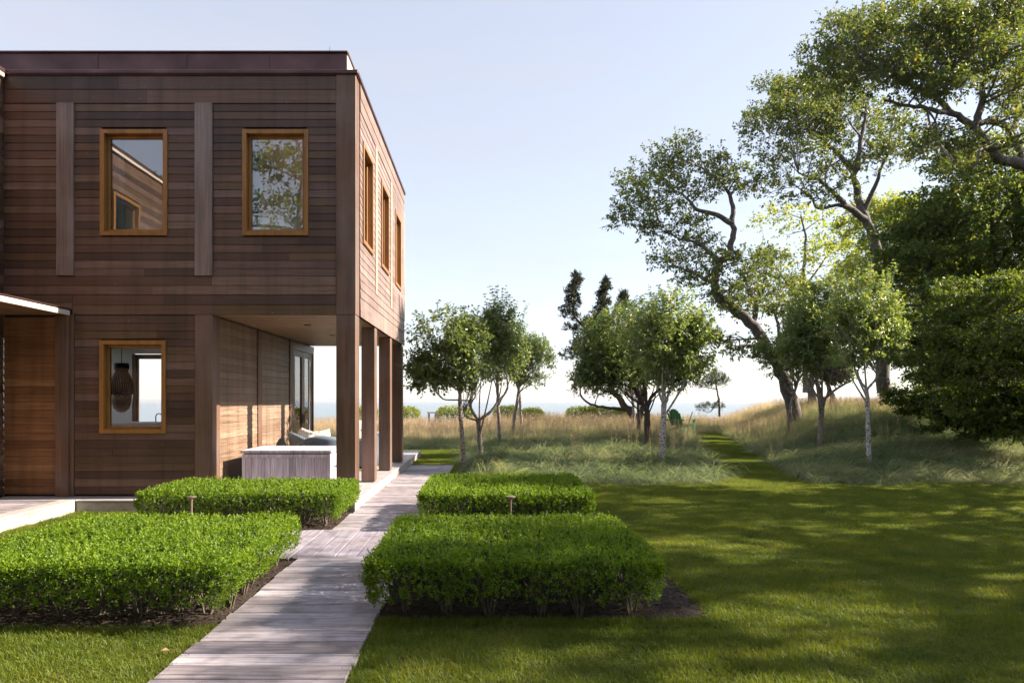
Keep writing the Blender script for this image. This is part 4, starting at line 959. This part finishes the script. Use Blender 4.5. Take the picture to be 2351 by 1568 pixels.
# tall oak behind it to the right
C = lambda x, y: (1700+x*.4037, y*.4037)          # crop coordinates of the enlarged corner
d = 25.0
lim = [(D_([(2030,900),(2022,760),(2011,573),(1999,533),(1983,493),(1966,436),(1962,396),(1974,355),(1979,299),(1991,250)], d), .25, .05),
       (D_([(1962,396),(1926,355),(1900,330),(1870,300)], d, [0,.2,.5,.8]), .12, .04), (D_([(1990,505),(1942,472),(1910,436),(1878,412),(1833,396)], d, [0,-.4,-.8,-1.0,-1.2]), .14, .03),
       (D_([(1942,472),(1926,470),(1878,478),(1861,452),(1821,420)], d, [-.4,-.5,-.3,0,.2]), .09, .02), (D_([(1985,480),(2011,424),(2023,388),(2040,350)], d, [0,-.3,-.6,-.8]), .10, .03), (D_([(2005,555),(2030,545),(2018,570)], d), .07, .05)]
pr = random.Random(9); lst = [(*C(pr.uniform(140,800), pr.uniform(480,860)), pr.uniform(30,44), pr.uniform(18,26)) for k in range(16)]
for (x, y) in [(70,760),(120,850),(180,920),(130,680),(190,600),(260,520),(330,470),(230,700),(300,620),(280,780),(360,560),(350,720),(390,640),(420,840),(440,740),(470,580),(430,480),(500,660),(520,500),(560,760),(590,600),(620,480),(640,720),(700,560),(720,650),(760,760),(700,830),(820,720),(880,640),(900,800),(850,880),(950,720),(940,880),(1010,820),(300,880),(240,960),(330,1060),(180,1090),(520,920),(420,1130),(700,960),(600,1050),(780,860),(460,980)]:
    a, b = C(x, y); lst.append((a, b, pr.uniform(34,50), pr.uniform(20,30)))
tris += big_tree('oak_tree', at(2030,905,d), lim, cl(lst, d, 6, 2.0), 'tall spreading oak whose pale limbs show under a broad crown', 'leaf_oak', 'bark_grey', 102, .125, 25, 9, 1.0, .34, group=GR, gap=.14)
# great oak at the right edge
d = 17.5
lim = [(D_([(2520,1010),(2500,700),(2450,470),(2400,390),(2351,376)], d), .34, .16), (D_([C(1613,930),C(1480,910),C(1420,830),C(1320,710),C(1200,650),C(1100,620),C(950,600),C(820,570)], d, [0,-.1,-.2,-.3,-.4,-.6,-.8,-1.0]), .15, .025),
       (D_([C(1330,710),C(1370,600),C(1390,400),C(1405,240),C(1400,100)], d, [-.3,-.2,0,.3,.5]), .10, .03), (D_([C(1350,700),C(1450,690),C(1540,750),C(1590,870),C(1620,930)], d, [-.3,-.1,.1,.2,.2]), .08, .09),
       (D_([C(1440,912),C(1270,915),C(1140,905),C(1000,900)], d, [-.1,.4,.8,1.1]), .09, .02), (D_([C(1200,645),C(1120,560),C(950,470),C(800,390),C(680,320)], d, [-.4,-.6,-.9,-1.2,-1.5]), .09, .02),
       (D_([C(1540,750),C(1580,640),C(1560,500),C(1590,350)], d, [.1,.5,.9,1.2]), .09, .03), (D_([(2500,700),(2560,400),(2580,150)], d), .25, .08)]
lst = [(*C(pr.uniform(520,1700), pr.uniform(60,480)), pr.uniform(30,46), pr.uniform(20,30)) for k in range(26)]
for (x, y) in [(470,260),(540,190),(620,170),(700,150),(780,110),(860,90),(940,120),(1000,40),(1090,20),(1180,60),(1280,30),(1380,60),(1470,20),(1560,60),(520,330),(430,380),(600,290),(690,260),(780,220),(870,200),(960,220),(1050,150),(1140,160),(1240,150),(1340,170),(1440,140),(1540,170),(1610,120),(480,440),(580,400),(670,370),(770,330),(860,310),(950,330),(1040,270),(1130,280),(1230,260),(1320,280),(1420,250),(1510,290),(1600,250),(560,490),(680,470),(780,430),(880,420),(980,440),(1080,390),(1180,390),(1280,380),(1380,350),(1470,400),(1560,400),(1080,500),(1200,490),(1300,460),(1520,500),(1610,480),(1180,770),(1100,850),(1250,830),(1160,920),(1040,800),(1300,880),(1560,660),(1600,760),(1240,990),(1330,960),(1420,1020),(1000,560),(1500,600),(1650,600),(1700,350),(1700,150),(1680,800)]:
    a, b = C(x, y); lst.append((a, b, pr.uniform(36,52), pr.uniform(24,34)))
tris += big_tree('oak_tree', at(2520,1010,d), lim, cl(lst, d, 8, 1.8), 'great oak reaching in from the right edge with mottled curving limbs', 'leaf_oak', 'bark_grey', 103, .10, 27, 9, 1.05, .27, group=GR, gap=.12)
# pale thin tree far behind
d = 38
lim = [(D_([(1850,900),(1848,760),(1845,640),(1850,560),(1840,500)], d), .18, .04), (D_([(1848,700),(1800,640),(1775,600)], d), .07,.02), (D_([(1846,660),(1890,600),(1910,560)], d), .07,.02), (D_([(1848,720),(1890,690),(1930,670)], d), .06,.02)]
lst = [(pr.uniform(1745,1950), pr.uniform(480,740), pr.uniform(22,34), pr.uniform(14,22)) for k in range(46)]
tris += big_tree('locust_tree', at(1850,940,d), lim, cl(lst, d, 12, 1.8), 'thin pale yellow-green tree far behind the leaning oak', 'leaf_pale', 'bark_grey', 104, .20, 15, 6, .8, .5, group=GR, gap=.15)
# trees of the wood at the right
def wood_tree(x, ytop, ybase, d, wdt, label, leafm_, seed, leaf=.16, n=46, flat=False, dens=1.0, bark='bark', name='maple_tree', trunk_r=.2, low=.25, ext=(), cat='tree'):
    pr = random.Random(seed); b = at(x, ybase, d); tp = at(x, ytop, d); H = tp.z-b.z; lim = [([b, b.lerp(tp, .3)+Vector((pr.uniform(-.2,.2),0,0)), b.lerp(tp, .6)+Vector((pr.uniform(-.3,.3),0,0)), b.lerp(tp, .93)], trunk_r, trunk_r*.2)]
    W = wdt/K/FU*d; cls = []
    for k in range(n):
        f = low+(1-low)*pr.random()**.8; q = pr.uniform(0, 6.283); prof = math.sin(min(1, (1-f)/(1-low)*1.25+.18)*math.pi/2)**.8; r = W*prof*pr.uniform(.3,1)*(1 if flat else pr.choice((.8,1.0,1.0,1.2)))
        c = (b.x+math.cos(q)*r, b.y+math.sin(q)*r, b.z+H*f); s = W*(pr.uniform(.20,.30) if flat else pr.uniform(.13,.21))
        cls.append((c, (s*1.3, s*1.3, s*(.20 if flat else .70))))
    for i in range(7):
        f = pr.uniform(low, .8); q = pr.uniform(0, 6.283); s = b.lerp(tp, f*.85); e = Vector((b.x+math.cos(q)*W*.7, b.y+math.sin(q)*W*.7, b.z+H*min(.95, f+(.03 if flat else .12)))); lim.append(([s, s.lerp(e, .5)+Vector((0,0,.1*W)), e], trunk_r*.35, .02))
    return big_tree(name, b, lim, cls+list(ext), label, leafm_, bark, seed, leaf, 30, 7, dens, leaf*2.3, group=GR, droop=.25, flat=flat, gap=.16 if flat else .22, cat=cat)
tris += wood_tree(2130, 470, 960, 22.5, 150, 'dark leafy maple filling the gap beside the orchard tree', 'leaf_dark', 111, .14, 92, dens=0.75)
tris += wood_tree(2275, 330, 960, 21.5, 170, 'dark maple with an upright trunk under the great oak', 'leaf_dark', 112, .14, 96, dens=0.7, low=.4, trunk_r=.17)
tris += wood_tree(2440, 420, 980, 20, 190, 'dark maple at the right edge behind the layered hornbeam', 'leaf_dark', 113, .14, 96, dens=0.75)
tris += wood_tree(2030, 470, 950, 33, 130, 'sunlit yellow-green tree behind the dark maples', 'leaf_pale', 114, .18, 64, dens=.8)
tris += wood_tree(2200, 460, 950, 32, 150, 'sunlit yellow-green tree far behind the great oak limb', 'leaf_pale', 115, .18, 70, dens=.8)
tris += wood_tree(2270, 640, 985, 16.2, 165, 'layered hornbeam with drooping flat sprays in deep shade', 'leaf_horn', 116, .085, 80, True, 1.15, name='hornbeam_tree', low=.08, trunk_r=.13)
tris += wood_tree(2440, 640, 1000, 14.6, 190, 'layered hornbeam cut off by the right edge', 'leaf_horn', 117, .08, 80, True, 1.15, name='hornbeam_tree', low=.08, trunk_r=.13)
tris += wood_tree(2130, 760, 960, 19.5, 80, 'low dark shrubby tree behind the white-trunked orchard tree', 'leaf_dark', 118, .10, 40, True, 1.4, name='holly_tree', low=.05, trunk_r=.08)
tris += wood_tree(2310, 800, 950, 25, 200, 'dense dark thicket tree closing the view under the maples', 'leaf_dark', 119, .15, 70, False, .8, name='thicket_tree', low=.0, trunk_r=.1)
tris += wood_tree(2215, 905, 1000, 16.8, 75, 'low shaded undergrowth bush at the foot of the hornbeam', 'leaf_horn', 122, .085, 46, True, 1.1, name='undergrowth_bush', low=.0, trunk_r=.03, cat='bush')
tris += wood_tree(2335, 890, 1010, 15.8, 85, 'low shaded undergrowth bush at the right edge of the bank', 'leaf_horn', 123, .085, 50, True, 1.1, name='undergrowth_bush', low=.0, trunk_r=.03, cat='bush')
tris += wood_tree(1912, 820, 958, 27, 46, 'straight-trunked young oak behind the orchard trees at right', 'leaf_oak', 120, .14, 26, name='young_oak_tree', low=.62, trunk_r=.17, bark='bark_grey')
tris += wood_tree(1868, 780, 940, 33, 60, 'sun-warmed tree trunk at the crest of the mound', 'leaf_oak', 121, .16, 24, name='young_oak_tree', low=.6, trunk_r=.25, bark='bark_grey')

# orchard trees
def orchard(base, trunks, crowns, label, seed, leafm_='leaf_pear', bark='bark_pear', leaf=.07, n=420, shoots=26, shoot_len=.45, group='young orchard trees in the meadow', r0=.055):
    """trunks: polylines (world); crowns: (centre, radii)"""
    rg = np.random.default_rng(seed); pr = random.Random(seed); t = thing('orchard_tree', base, label, 'tree', group); O = np.array(base, float)
    m = MB(); nodes = []
    for k, (pts, a, b) in enumerate(trunks):
        c = catmull(pts, 5); nn = len(c)
        for i in range(1, nn-1): c[i] = c[i]+Vector((pr.uniform(-1,1), pr.uniform(-1,1), 0))*a*.18
        m.tube(c, [(a+(b-a)*i/(nn-1))*(1+.12*math.sin(i*2.7+k)) for i in range(nn)], 9, False); nodes += [(c[i], a+(b-a)*i/(nn-1)) for i in range(nn//2, nn)]
    m.build('trunk', M[bark], t, smooth=True)
    m = MB(); PP = []; DD = []; SL = []
    for c, r in crowns:
        c = Vector(c); ends = []
        for k in range(11):
            u = Vector((pr.gauss(0,1), pr.gauss(0,1), pr.uniform(-.35,1))).normalized(); e = c+Vector((u.x*r[0], u.y*r[1], u.z*r[2]))*.72
            s, sr = nodes[pr.randrange(len(nodes))] if pr.random() < .4 else nodes[-1-pr.randrange(min(4,len(nodes)))]
            mm = s.lerp(e, .45)+Vector((u.x*.12*r[0], u.y*.12*r[1], -.06)); cv = catmull([s, mm, e], 4); m.tube(cv, [max(.005, min(sr*.6,.026)*(1-.8*i/(len(cv)-1))) for i in range(len(cv))], 5, False); ends += cv[3:]
        P, U = ell(c, r, int(n*1.55), rg, 1.9, .75, .06, 1.1/max(r[0],.3)); U = norm((P-np.array(c))/np.array(r))
        D = norm(U*.75+rg.normal(size=P.shape)*.35+np.array([0,0,.55])); PP.append(P); DD.append(D); SL.append(rg.uniform(.14,.34,len(P)))
        for i in rg.choice(len(P), min(len(P), 90), False):
            e = Vector(P[i]); s = min(ends, key=lambda q: (q-e).length_squared); m.tube([s, s.lerp(e,.5)+Vector((0,0,.03)), e], [.006,.005,.003], 4, False)
        # upright water shoots
        k = shoots; a = rg.uniform(0,6.28,k); rr = np.sqrt(rg.uniform(0,1,k))*.75; P = np.stack([c.x+np.cos(a)*rr*r[0], c.y+np.sin(a)*rr*r[1], c.z+r[2]*np.sqrt(1-rr**2)*.85], 1)
        D = norm(np.stack([np.cos(a)*rr*.45, np.sin(a)*rr*.45, np.ones(k)], 1)+rg.normal(size=(k,3))*.12); S_ = rg.uniform(.5,1.1,k)*shoot_len
        for i in range(k): m.tube([Vector(P[i]), Vector(P[i]+D[i]*S_[i])], [.005,.002], 4, False)
        PP.append(P); DD.append(D); SL.append(S_); PP.append(P); DD.append(D); SL.append(S_)
    m.build('branches', M[bark], t, smooth=True)
    P, A, L, W = twig_leaves(np.concatenate(PP), np.concatenate(DD), np.concatenate(SL), 9, leaf*1.08, rg, .95, .35, .54)
    V, F = leaf_arrays(P-O, A, L, W, rg, .16, .6); link('crown', fast_mesh('crown', V, F), M[leafm_], t); return len(F)
def oc(x, y, rx, ry, d): s = d/FU/K; return (at(x, y, d), (rx*s, rx*s, ry*s))
def gbase(x, y, d):
    p = at(x, y, d); return Vector((p.x, d, float(height(p.x, d))-.02))
d = 14.9; b = gbase(1066,1085,d)
tris += orchard(b, [([b]+D_([(1063,1030),(1058,960),(1056,915),(1052,870)], d), .055, .035), (D_([(1056,917),(1018,915),(1000,896)], d, [0,-.1,-.2]), .018, .012), (D_([(1056,918),(1088,915),(1090,880)], d, [0,.1,.2]), .018, .012)],
    [oc(1025,800,82,90,d), oc(985,850,46,52,d), oc(1070,820,52,80,d)], 'small tree with a slim trunk nearest the boardwalk end', 201, n=300, leaf=.078, shoots=8, shoot_len=.35)
d = 17.5; b = gbase(1103,1062,d)
tris += orchard(b, [([b]+D_([(1102,1010),(1098,965)], d), .07, .06), (D_([(1098,965),(1080,930),(1086,880),(1082,830)], d), .04, .03), (D_([(1100,962),(1125,945),(1140,925),(1165,890),(1160,840)], d, [0,.1,.2,.3,.4]), .045, .02), (D_([(1098,965),(1070,955),(1062,935)], d), .025, .012)],
    [oc(1105,800,58,74,d), oc(1145,770,46,64,d)], 'small tree with a low forked trunk behind the slim one', 202, n=330, leaf=.08, shoots=12, shoot_len=.75)
d = 21.0; b = gbase(1146,1030,d)
tris += orchard(b, [([b]+D_([(1146,980),(1143,920),(1142,860)], d), .065, .04)], [oc(1160,800,52,76,d)], 'small straight tree in the middle of the left orchard group', 203, n=420, leaf=.085, shoots=14, shoot_len=.9)
d = 25; b = gbase(1177,1005,d)
tris += orchard(b, [([b]+D_([(1180,960),(1190,905),(1192,870)], d), .07, .045)], [oc(1195,830,46,50,d)], 'small leaning tree second from right in the left orchard group', 204, n=380, leaf=.085, shoots=8, shoot_len=.4)
d = 29; b = gbase(1197,995,d)
tris += orchard(b, [([b]+D_([(1196,950),(1192,900),(1196,870)], d), .07, .045)], [oc(1222,828,48,58,d)], 'farthest small round-headed tree of the left orchard group', 205, n=460, leaf=.085, shoots=8, shoot_len=.4)
# middle group
d = 15.3; b = gbase(1520,1085,d)
tris += orchard(b, [([b]+D_([(1522,1000),(1524,930),(1522,890)], d), .075, .05), (D_([(1524,935),(1535,905),(1545,870)], d, [0,.05,.1]), .04, .02), (D_([(1523,925),(1512,895),(1510,860)], d, [0,.05,.1]), .035, .02)],
    [oc(1545,775,84,104,d), oc(1590,800,46,70,d), oc(1490,800,60,84,d)], 'orchard tree with a mottled white trunk left of the meadow path', 206, 'leaf_pear2', 'bark_white', .078, 330, 12, .5)
d = 19.5; b = gbase(1490,1045,d)
tris += orchard(b, [([b]+D_([(1487,1000),(1486,950),(1480,930)], d), .10, .08), (D_([(1480,932),(1455,890),(1430,850)], d, [0,-.2,-.4]), .06, .025), (D_([(1486,935),(1500,905),(1540,880),(1590,860)], d, [0,.1,.2,.3]), .06, .02), (D_([(1484,935),(1483,890),(1480,850)], d), .05, .02)],
    [oc(1450,790,88,90,d), oc(1385,800,60,70,d), oc(1370,855,46,40,d), oc(1430,850,70,46,d), oc(1560,850,50,40,d)], 'dark broad orchard tree behind the white-trunked one', 207, 'leaf_pear', 'bark', .085, 330, 8, .4)
d = 24; b = gbase(1468,1010,d)
tris += orchard(b, [([b]+D_([(1466,960),(1466,900),(1462,860)], d), .07, .04)], [oc(1465,770,70,80,d)], 'thin dark-stemmed orchard tree deep in the middle group', 208, 'leaf_pear', 'bark', .09, 420, 8, .5)
d = 28; b = gbase(1452,995,d)
tris += orchard(b, [([b]+D_([(1455,950),(1452,900),(1450,860)], d), .08, .05)], [oc(1425,780,70,70,d)], 'farthest orchard tree of the middle group', 209, 'leaf_pear', 'bark_pear', .10, 380, 6, .5)
# right group
d = 15.4; b = gbase(1996,1085,d)
tris += orchard(b, [([b]+D_([(1994,1020),(1993,950),(1989,890)], d), .06, .04), (D_([(1991,895),(1975,872),(1968,850)], d), .03, .015), (D_([(1991,892),(2010,870),(2020,850)], d), .03, .015)],
    [oc(1985,740,78,112,d), oc(2030,770,40,80,d), oc(1945,760,40,84,d)], 'slender orchard tree with a pale mottled trunk at the right', 210, 'leaf_pear2', 'bark_white', .07, 330, 16, .6)
d = 19.3; b = gbase(1883,1045,d)
tris += orchard(b, [([b]+D_([(1884,980),(1888,915)], d), .08, .06), (D_([(1888,915),(1876,870),(1880,820)], d), .05, .03), (D_([(1888,918),(1920,892),(1960,870)], d), .045, .02)],
    [oc(1862,760,56,110,d), oc(1835,800,40,70,d), oc(1895,740,50,100,d)], 'orchard tree with a forked trunk right of the meadow path', 211, 'leaf_pear2', 'bark_pear', .08, 420, 12, .5)
d = 23; b = gbase(1808,1010,d)
tris += orchard(b, [([b]+D_([(1812,950),(1824,900),(1832,870)], d), .05, .035)], [oc(1800,815,62,48,d), oc(1840,800,40,50,d)], 'small orchard tree with a thin leaning stem on the mound', 212, 'leaf_pear', 'bark_pear', .085, 330, 6, .4)

# windswept juniper, small pine
d = 31; pr = random.Random(3)
lim = [(D_([(1470,975),(1450,945),(1425,920),(1400,880),(1385,820)], d), .22, .08), (D_([(1440,940),(1400,935),(1365,930),(1335,910),(1332,880)], d), .10, .03), (D_([(1470,960),(1478,900),(1480,840)], d), .12, .05), (D_([(1385,820),(1350,760),(1318,720),(1312,660),(1322,632)], d), .09, .02), (D_([(1395,800),(1390,740),(1380,690),(1388,645)], d), .07, .02), (D_([(1400,800),(1420,740),(1425,690),(1430,675)], d), .06, .02)]
lst = [(1322-k*1.5+5*math.sin(k*1.3), 636+k*9, 5+k*1.5, 7) for k in range(11)]+[(1390-k*1.2+4*math.sin(k*1.5), 648+k*9, 4+k*1.5, 7) for k in range(10)]+[(1430-k+3*math.sin(k), 678+k*9, 6+k*1.5, 7) for k in range(6)]+[(pr.uniform(1305,1400), pr.uniform(735,830), 20, 12) for k in range(26)]+[(pr.uniform(1325,1480), pr.uniform(800,905), 22, 13) for k in range(40)]
tris += big_tree('juniper_tree', at(1470,980,d), lim, cl(lst, d, 31, 1.0), 'dark windswept juniper with twisted upright tips behind the orchard', 'juniper', 'bark', 131, .12, 26, 10, .9, .18, droop=-.25, spread=.5, gap=.08, wid=.3)
d = 27; b = at(1652,955,d)
lim = [([b]+D_([(1650,915),(1644,885),(1642,860)], d), .05, .02), (D_([(1651,915),(1630,945),(1610,938)], d), .02, .008), (D_([(1646,892),(1620,888),(1605,880)], d), .02, .008), (D_([(1644,885),(1660,880),(1672,872)], d), .015, .006)]
lst = [(1642,868,12,10),(1636,880,16,8),(1650,882,14,8),(1620,886,16,6),(1608,882,10,6),(1664,876,12,7),(1628,934,20,6),(1612,936,12,5),(1648,932,10,7),(1630,872,10,8),(1658,868,8,9),(1642,858,6,9)]
tris += big_tree('pine_tree', b, lim, cl(lst, d, 32, .25), 'small lone pine standing against the sea beside the path', 'pine', 'bark_grey', 132, .10, 22, 16, .8, .17, droop=-.3, spread=.5, wid=.09)

# trees outside the view that shade the lawn and show in the window reflections
def plain_tree(x, y, H, W, label, seed, n=44, low=.33, leafm_='leaf_oak', leaf=.2, dens=.75):
    pr = random.Random(seed); b = Vector((x, y, float(height(x, y)))); cls = []; lim = [([b, b+Vector((.2,.1,H*.3)), b+Vector((-.1,.2,H*.6)), b+Vector((.1,0,H*.92))], .3, .06)]
    for k in range(n):
        f = low+(1-low)*pr.random(); q = pr.uniform(0,6.283); prof = math.sin(min(1, (1-f)/(1-low)*1.2+.2)*math.pi/2); r = W*prof*math.sqrt(pr.uniform(.05,1)); s = W*pr.uniform(*((.11,.19) if low > .1 else (.16,.27)))
        cls.append(((x+math.cos(q)*r, y+math.sin(q)*r, H*f), (s*1.2, s*1.2, s*.7)))
    return big_tree('oak_tree', b, lim, cls, label, leafm_, 'bark_grey', seed, leaf, 24, 6, dens, leaf*2.2, group='trees out of view around the lawn', gap=.1)

for k, (x, y, H, W, n, low, dens, lb) in enumerate([
    (15.5, 2.0, 10.4, 3.8, 62, .30, .8, 'oak beyond the right edge of the view, nearest the camera'),
    (15.0, 6.8, 10.0, 3.6, 58, .30, .8, 'oak beyond the right edge of the view, level with the hedges'),
    (14.8, 11.0, 9.4, 3.0, 50, .30, .8, 'oak beyond the right edge of the view, level with the house front'),
    (21.5, 4.5, 10.5, 3.8, 56, .2, .8, 'oak in the second row beyond the right edge'),
    (16.5, -3.5, 10.5, 4.0, 50, .3, .7, 'oak behind the camera to the right')]):
    tris += plain_tree(x, y, H, W, lb, 141+k, n, low, dens=dens)
for k, (x, y, H, W, lb) in enumerate([
    (-7.5,-7.5,12.5,4.2,'oak behind the camera reflected in the corner window'), (-15,-9,10.5,4.2,'oak behind the camera towards the wing'), (-22,-11,11,4.5,'oak farthest left behind the camera'),
    (-1.0,-9.5,13.0,4.4,'tall oak straight behind the camera'), (6.0,-8.5,13.0,4.4,'oak behind the camera, right of centre'), (12.5,-11,13.5,4.4,'oak in the wood behind the camera to the right'),
    (2.5,-15,14.0,4.6,'oak in the second row straight behind the camera'), (-5,-15,14.0,4.6,'oak in the second row behind the camera to the left'), (20,-9,13,4.5,'oak at the right end of the wood behind the camera')]):
    tris += plain_tree(x, y, H, W, lb, 161+k, 40, .06, 'leaf_dark', .18 if k < 2 else .40, 1.0 if k < 2 else .3)
# ------------------------------------------------------------------ far garden: clipped shrubs, chair, rail
def shrub(x, y, w_, h_, d, label, seed):
    rg = np.random.default_rng(seed); c = at(x, y-7, d); s = d/FU/K; b = Vector((c.x, d, float(height(c.x, d)))); t = thing('seaside_shrub', b, label, 'shrub', 'clipped shrubs at the sea edge'); top = c.z
    rx = w_*s/2; H = top-b.z; n = int(900*max(.6, rx)); u = rg.uniform(-1,1,(n,3)); P = np.stack([b.x+u[:,0]*rx, d+u[:,1]*.55, b.z+H*(.35+.65*(rg.uniform(0,1,n)**.6))*(1-.22*np.abs(u[:,0])**4)], 1); P[:,2] += .05*gnoise(P[:,0]*3, P[:,1]*3, 1.5)
    P_, A, L, W = twig_leaves(P, norm(rg.normal(size=P.shape)+np.array([0,0,.8])), np.full(n,.12), 5, .075, rg, .8, 0, .6)
    V, F = leaf_arrays(P_-np.array(b), A, L, W, rg); link('foliage', fast_mesh('foliage', V, F), M['leaf_shore'], t)
    m = MB(); pr = random.Random(seed)
    for k in range(6):
        e = (b.x+pr.uniform(-.7,.7)*rx, d+pr.uniform(-.3,.3), b.z+H*.7); m.tube([(b.x+pr.uniform(-.3,.3)*rx, d, b.z), e], [.02,.01], 5, False)
    m.build('stems', M['bark'], t); return len(F)
for k, (x, y, w_, lb) in enumerate([(838,941,60,'clipped yellow-green shrub seen between the porch columns'),(935,942,56,'clipped yellow-green shrub just right of the last column'),(1044,941,84,'wide clipped yellow-green shrub behind the slim orchard tree'),(1165,940,64,'clipped yellow-green shrub between the two left orchard trunks'),(1222,944,50,'smaller clipped yellow-green shrub right of the left orchard group'),(1352,941,104,'widest clipped yellow-green shrub below the juniper'),(1430,944,46,'clipped yellow-green shrub at the foot of the juniper')]):
    tris += shrub(x, y, w_, 20, 38, lb, 300+k)
d = 36; p = at(992, 946, d); z0 = float(height(p.x, d))
rl = thing('stair_rail', (p.x, d, z0), 'small wooden stair rail above the dry grass near the sea', 'rail')
m = MB(); 
for x in (985, 1000): q = at(x, 948, d); m.box(q.x-.05, q.x+.05, d-.05, d+.05, z0, q.z)
m.build('post', M['deck_long'], rl)
q0, q1 = at(983,946,d), at(1003,948,d); m = MB(); m.box(q0.x-.05, q1.x+.05, d-.07, d+.07, q0.z-.03, q0.z+.03); m.build('rail', M['deck_long'], rl)

d = 26.5; c0 = at(1564, 962, d); zg = max(float(height(c0.x, d)), c0.z-.62)
ch = thing('garden_chair', (c0.x, d, c0.z-.60), 'dark green slatted garden chair facing the sea beside the path', 'chair', rz=R(-58))
Z = Vector((0,0,0)); M_ = M['green']
for k in range(7):
    u = (k-3)/3; m = MB(); h = 1.02-.16*u*u; x = u*.25
    m.add([(x-.041,-.20,.36),(x+.041,-.20,.36),(x*1.12+.045,-.42,h),(x*1.12-.045,-.42,h),(x-.041,-.225,.36),(x+.041,-.225,.36),(x*1.12+.045,-.445,h),(x*1.12-.045,-.445,h)], [(0,1,2,3),(7,6,5,4),(0,4,5,1),(1,5,6,2),(2,6,7,3),(3,7,4,0)]); m.build('back_slat', M_, ch, Z)
for k in range(5):
    m = MB(); y = -.20+k*.13; m.box(-.28,.28,y,y+.115,.30+k*.025,.322+k*.025); m.build('seat_slat', M_, ch, Z)
for s in (-1, 1):
    m = MB(); m.box(s*.42-.075, s*.42+.075, -.46, .44, .60, .625); m.build('arm', M_, ch, Z)
    m = MB(); m.box(s*.33-.02, s*.33+.02, .30, .40, 0, .598); m.build('leg', M_, ch, Z)
    m = MB(); m.add([(s*.30-.02,-.75,0),(s*.30+.02,-.75,0),(s*.30+.02,.35,.30),(s*.30-.02,.35,.30),(s*.30-.02,-.75,.10),(s*.30+.02,-.75,.10),(s*.30+.02,.35,.42),(s*.30-.02,.35,.42)], [(3,2,1,0),(4,5,6,7),(0,1,5,4),(1,2,6,5),(2,3,7,6),(3,0,4,7)]); m.build('leg', M_, ch, Z)
m = MB(); m.box(-.44,.44,-.40,-.33,.565,.598); m.build('back_brace', M_, ch, Z)
a_, b_ = at(1574,990,25.8), at(1590,944,25.8); m = MB(); m.tube([(a_.x,25.8,float(height(a_.x,25.8))), (a_.x*.5+b_.x*.5,25.8,(a_.z+b_.z)/2), tuple(b_)], [.022,.02,.018], 8)
setp(m.build('leaning_stake', M['pole']), 'thin grey stake leaning beside the green garden chair', 'stake')

# a few fallen leaves on the lawn
rg = np.random.default_rng(9); M['dry'] = plain('dry_leaf', (.30,.17,.09), .8)
for k, (x, y) in enumerate([(400,1677),(370,1510),(1985,1350),(1600,1700),(1210,1640)]):
    d = HC*FU/(y/K-CY); X = (x/K-CX)/FU*d; V, F = leaf_arrays(np.array([[X, d, .05]]), rg.normal(size=(1,3))*np.array([1,1,.15]), .05, .03, rg, .3, 2.0)
    o = link('fallen_leaf', fast_mesh('fallen_leaf', V, F), M['dry']); setp(o, ['dry brown leaf on the grass left of the boardwalk','dry brown leaf near the front left hedge','dry brown leaf far out on the lawn','dry brown leaf on the lawn at the bottom edge','dry brown leaf in the grass right of the boardwalk'][k], 'leaf', 'fallen leaves on the lawn')
print('tree triangles', tris)

# ------------------------------------------------------------------ sea haze
hm = bpy.data.materials.new('sea_haze'); hm.use_nodes = True; hn = hm.node_tree.nodes; hn.remove(hn['Principled BSDF'])
pv = hn.new('ShaderNodeVolumePrincipled'); pv.inputs['Density'].default_value = 1.0e-4; pv.inputs['Color'].default_value = (.93,.95,1,1); pv.inputs['Anisotropy'].default_value = .2
hm.node_tree.links.new(pv.outputs[0], hn['Material Output'].inputs['Volume'])
mb = MB(); mb.box(-17000, 17000, -200, 17000, -10, 26)
setp(mb.build('haze', hm), 'pale haze lying over the sea', 'haze', kind='stuff')
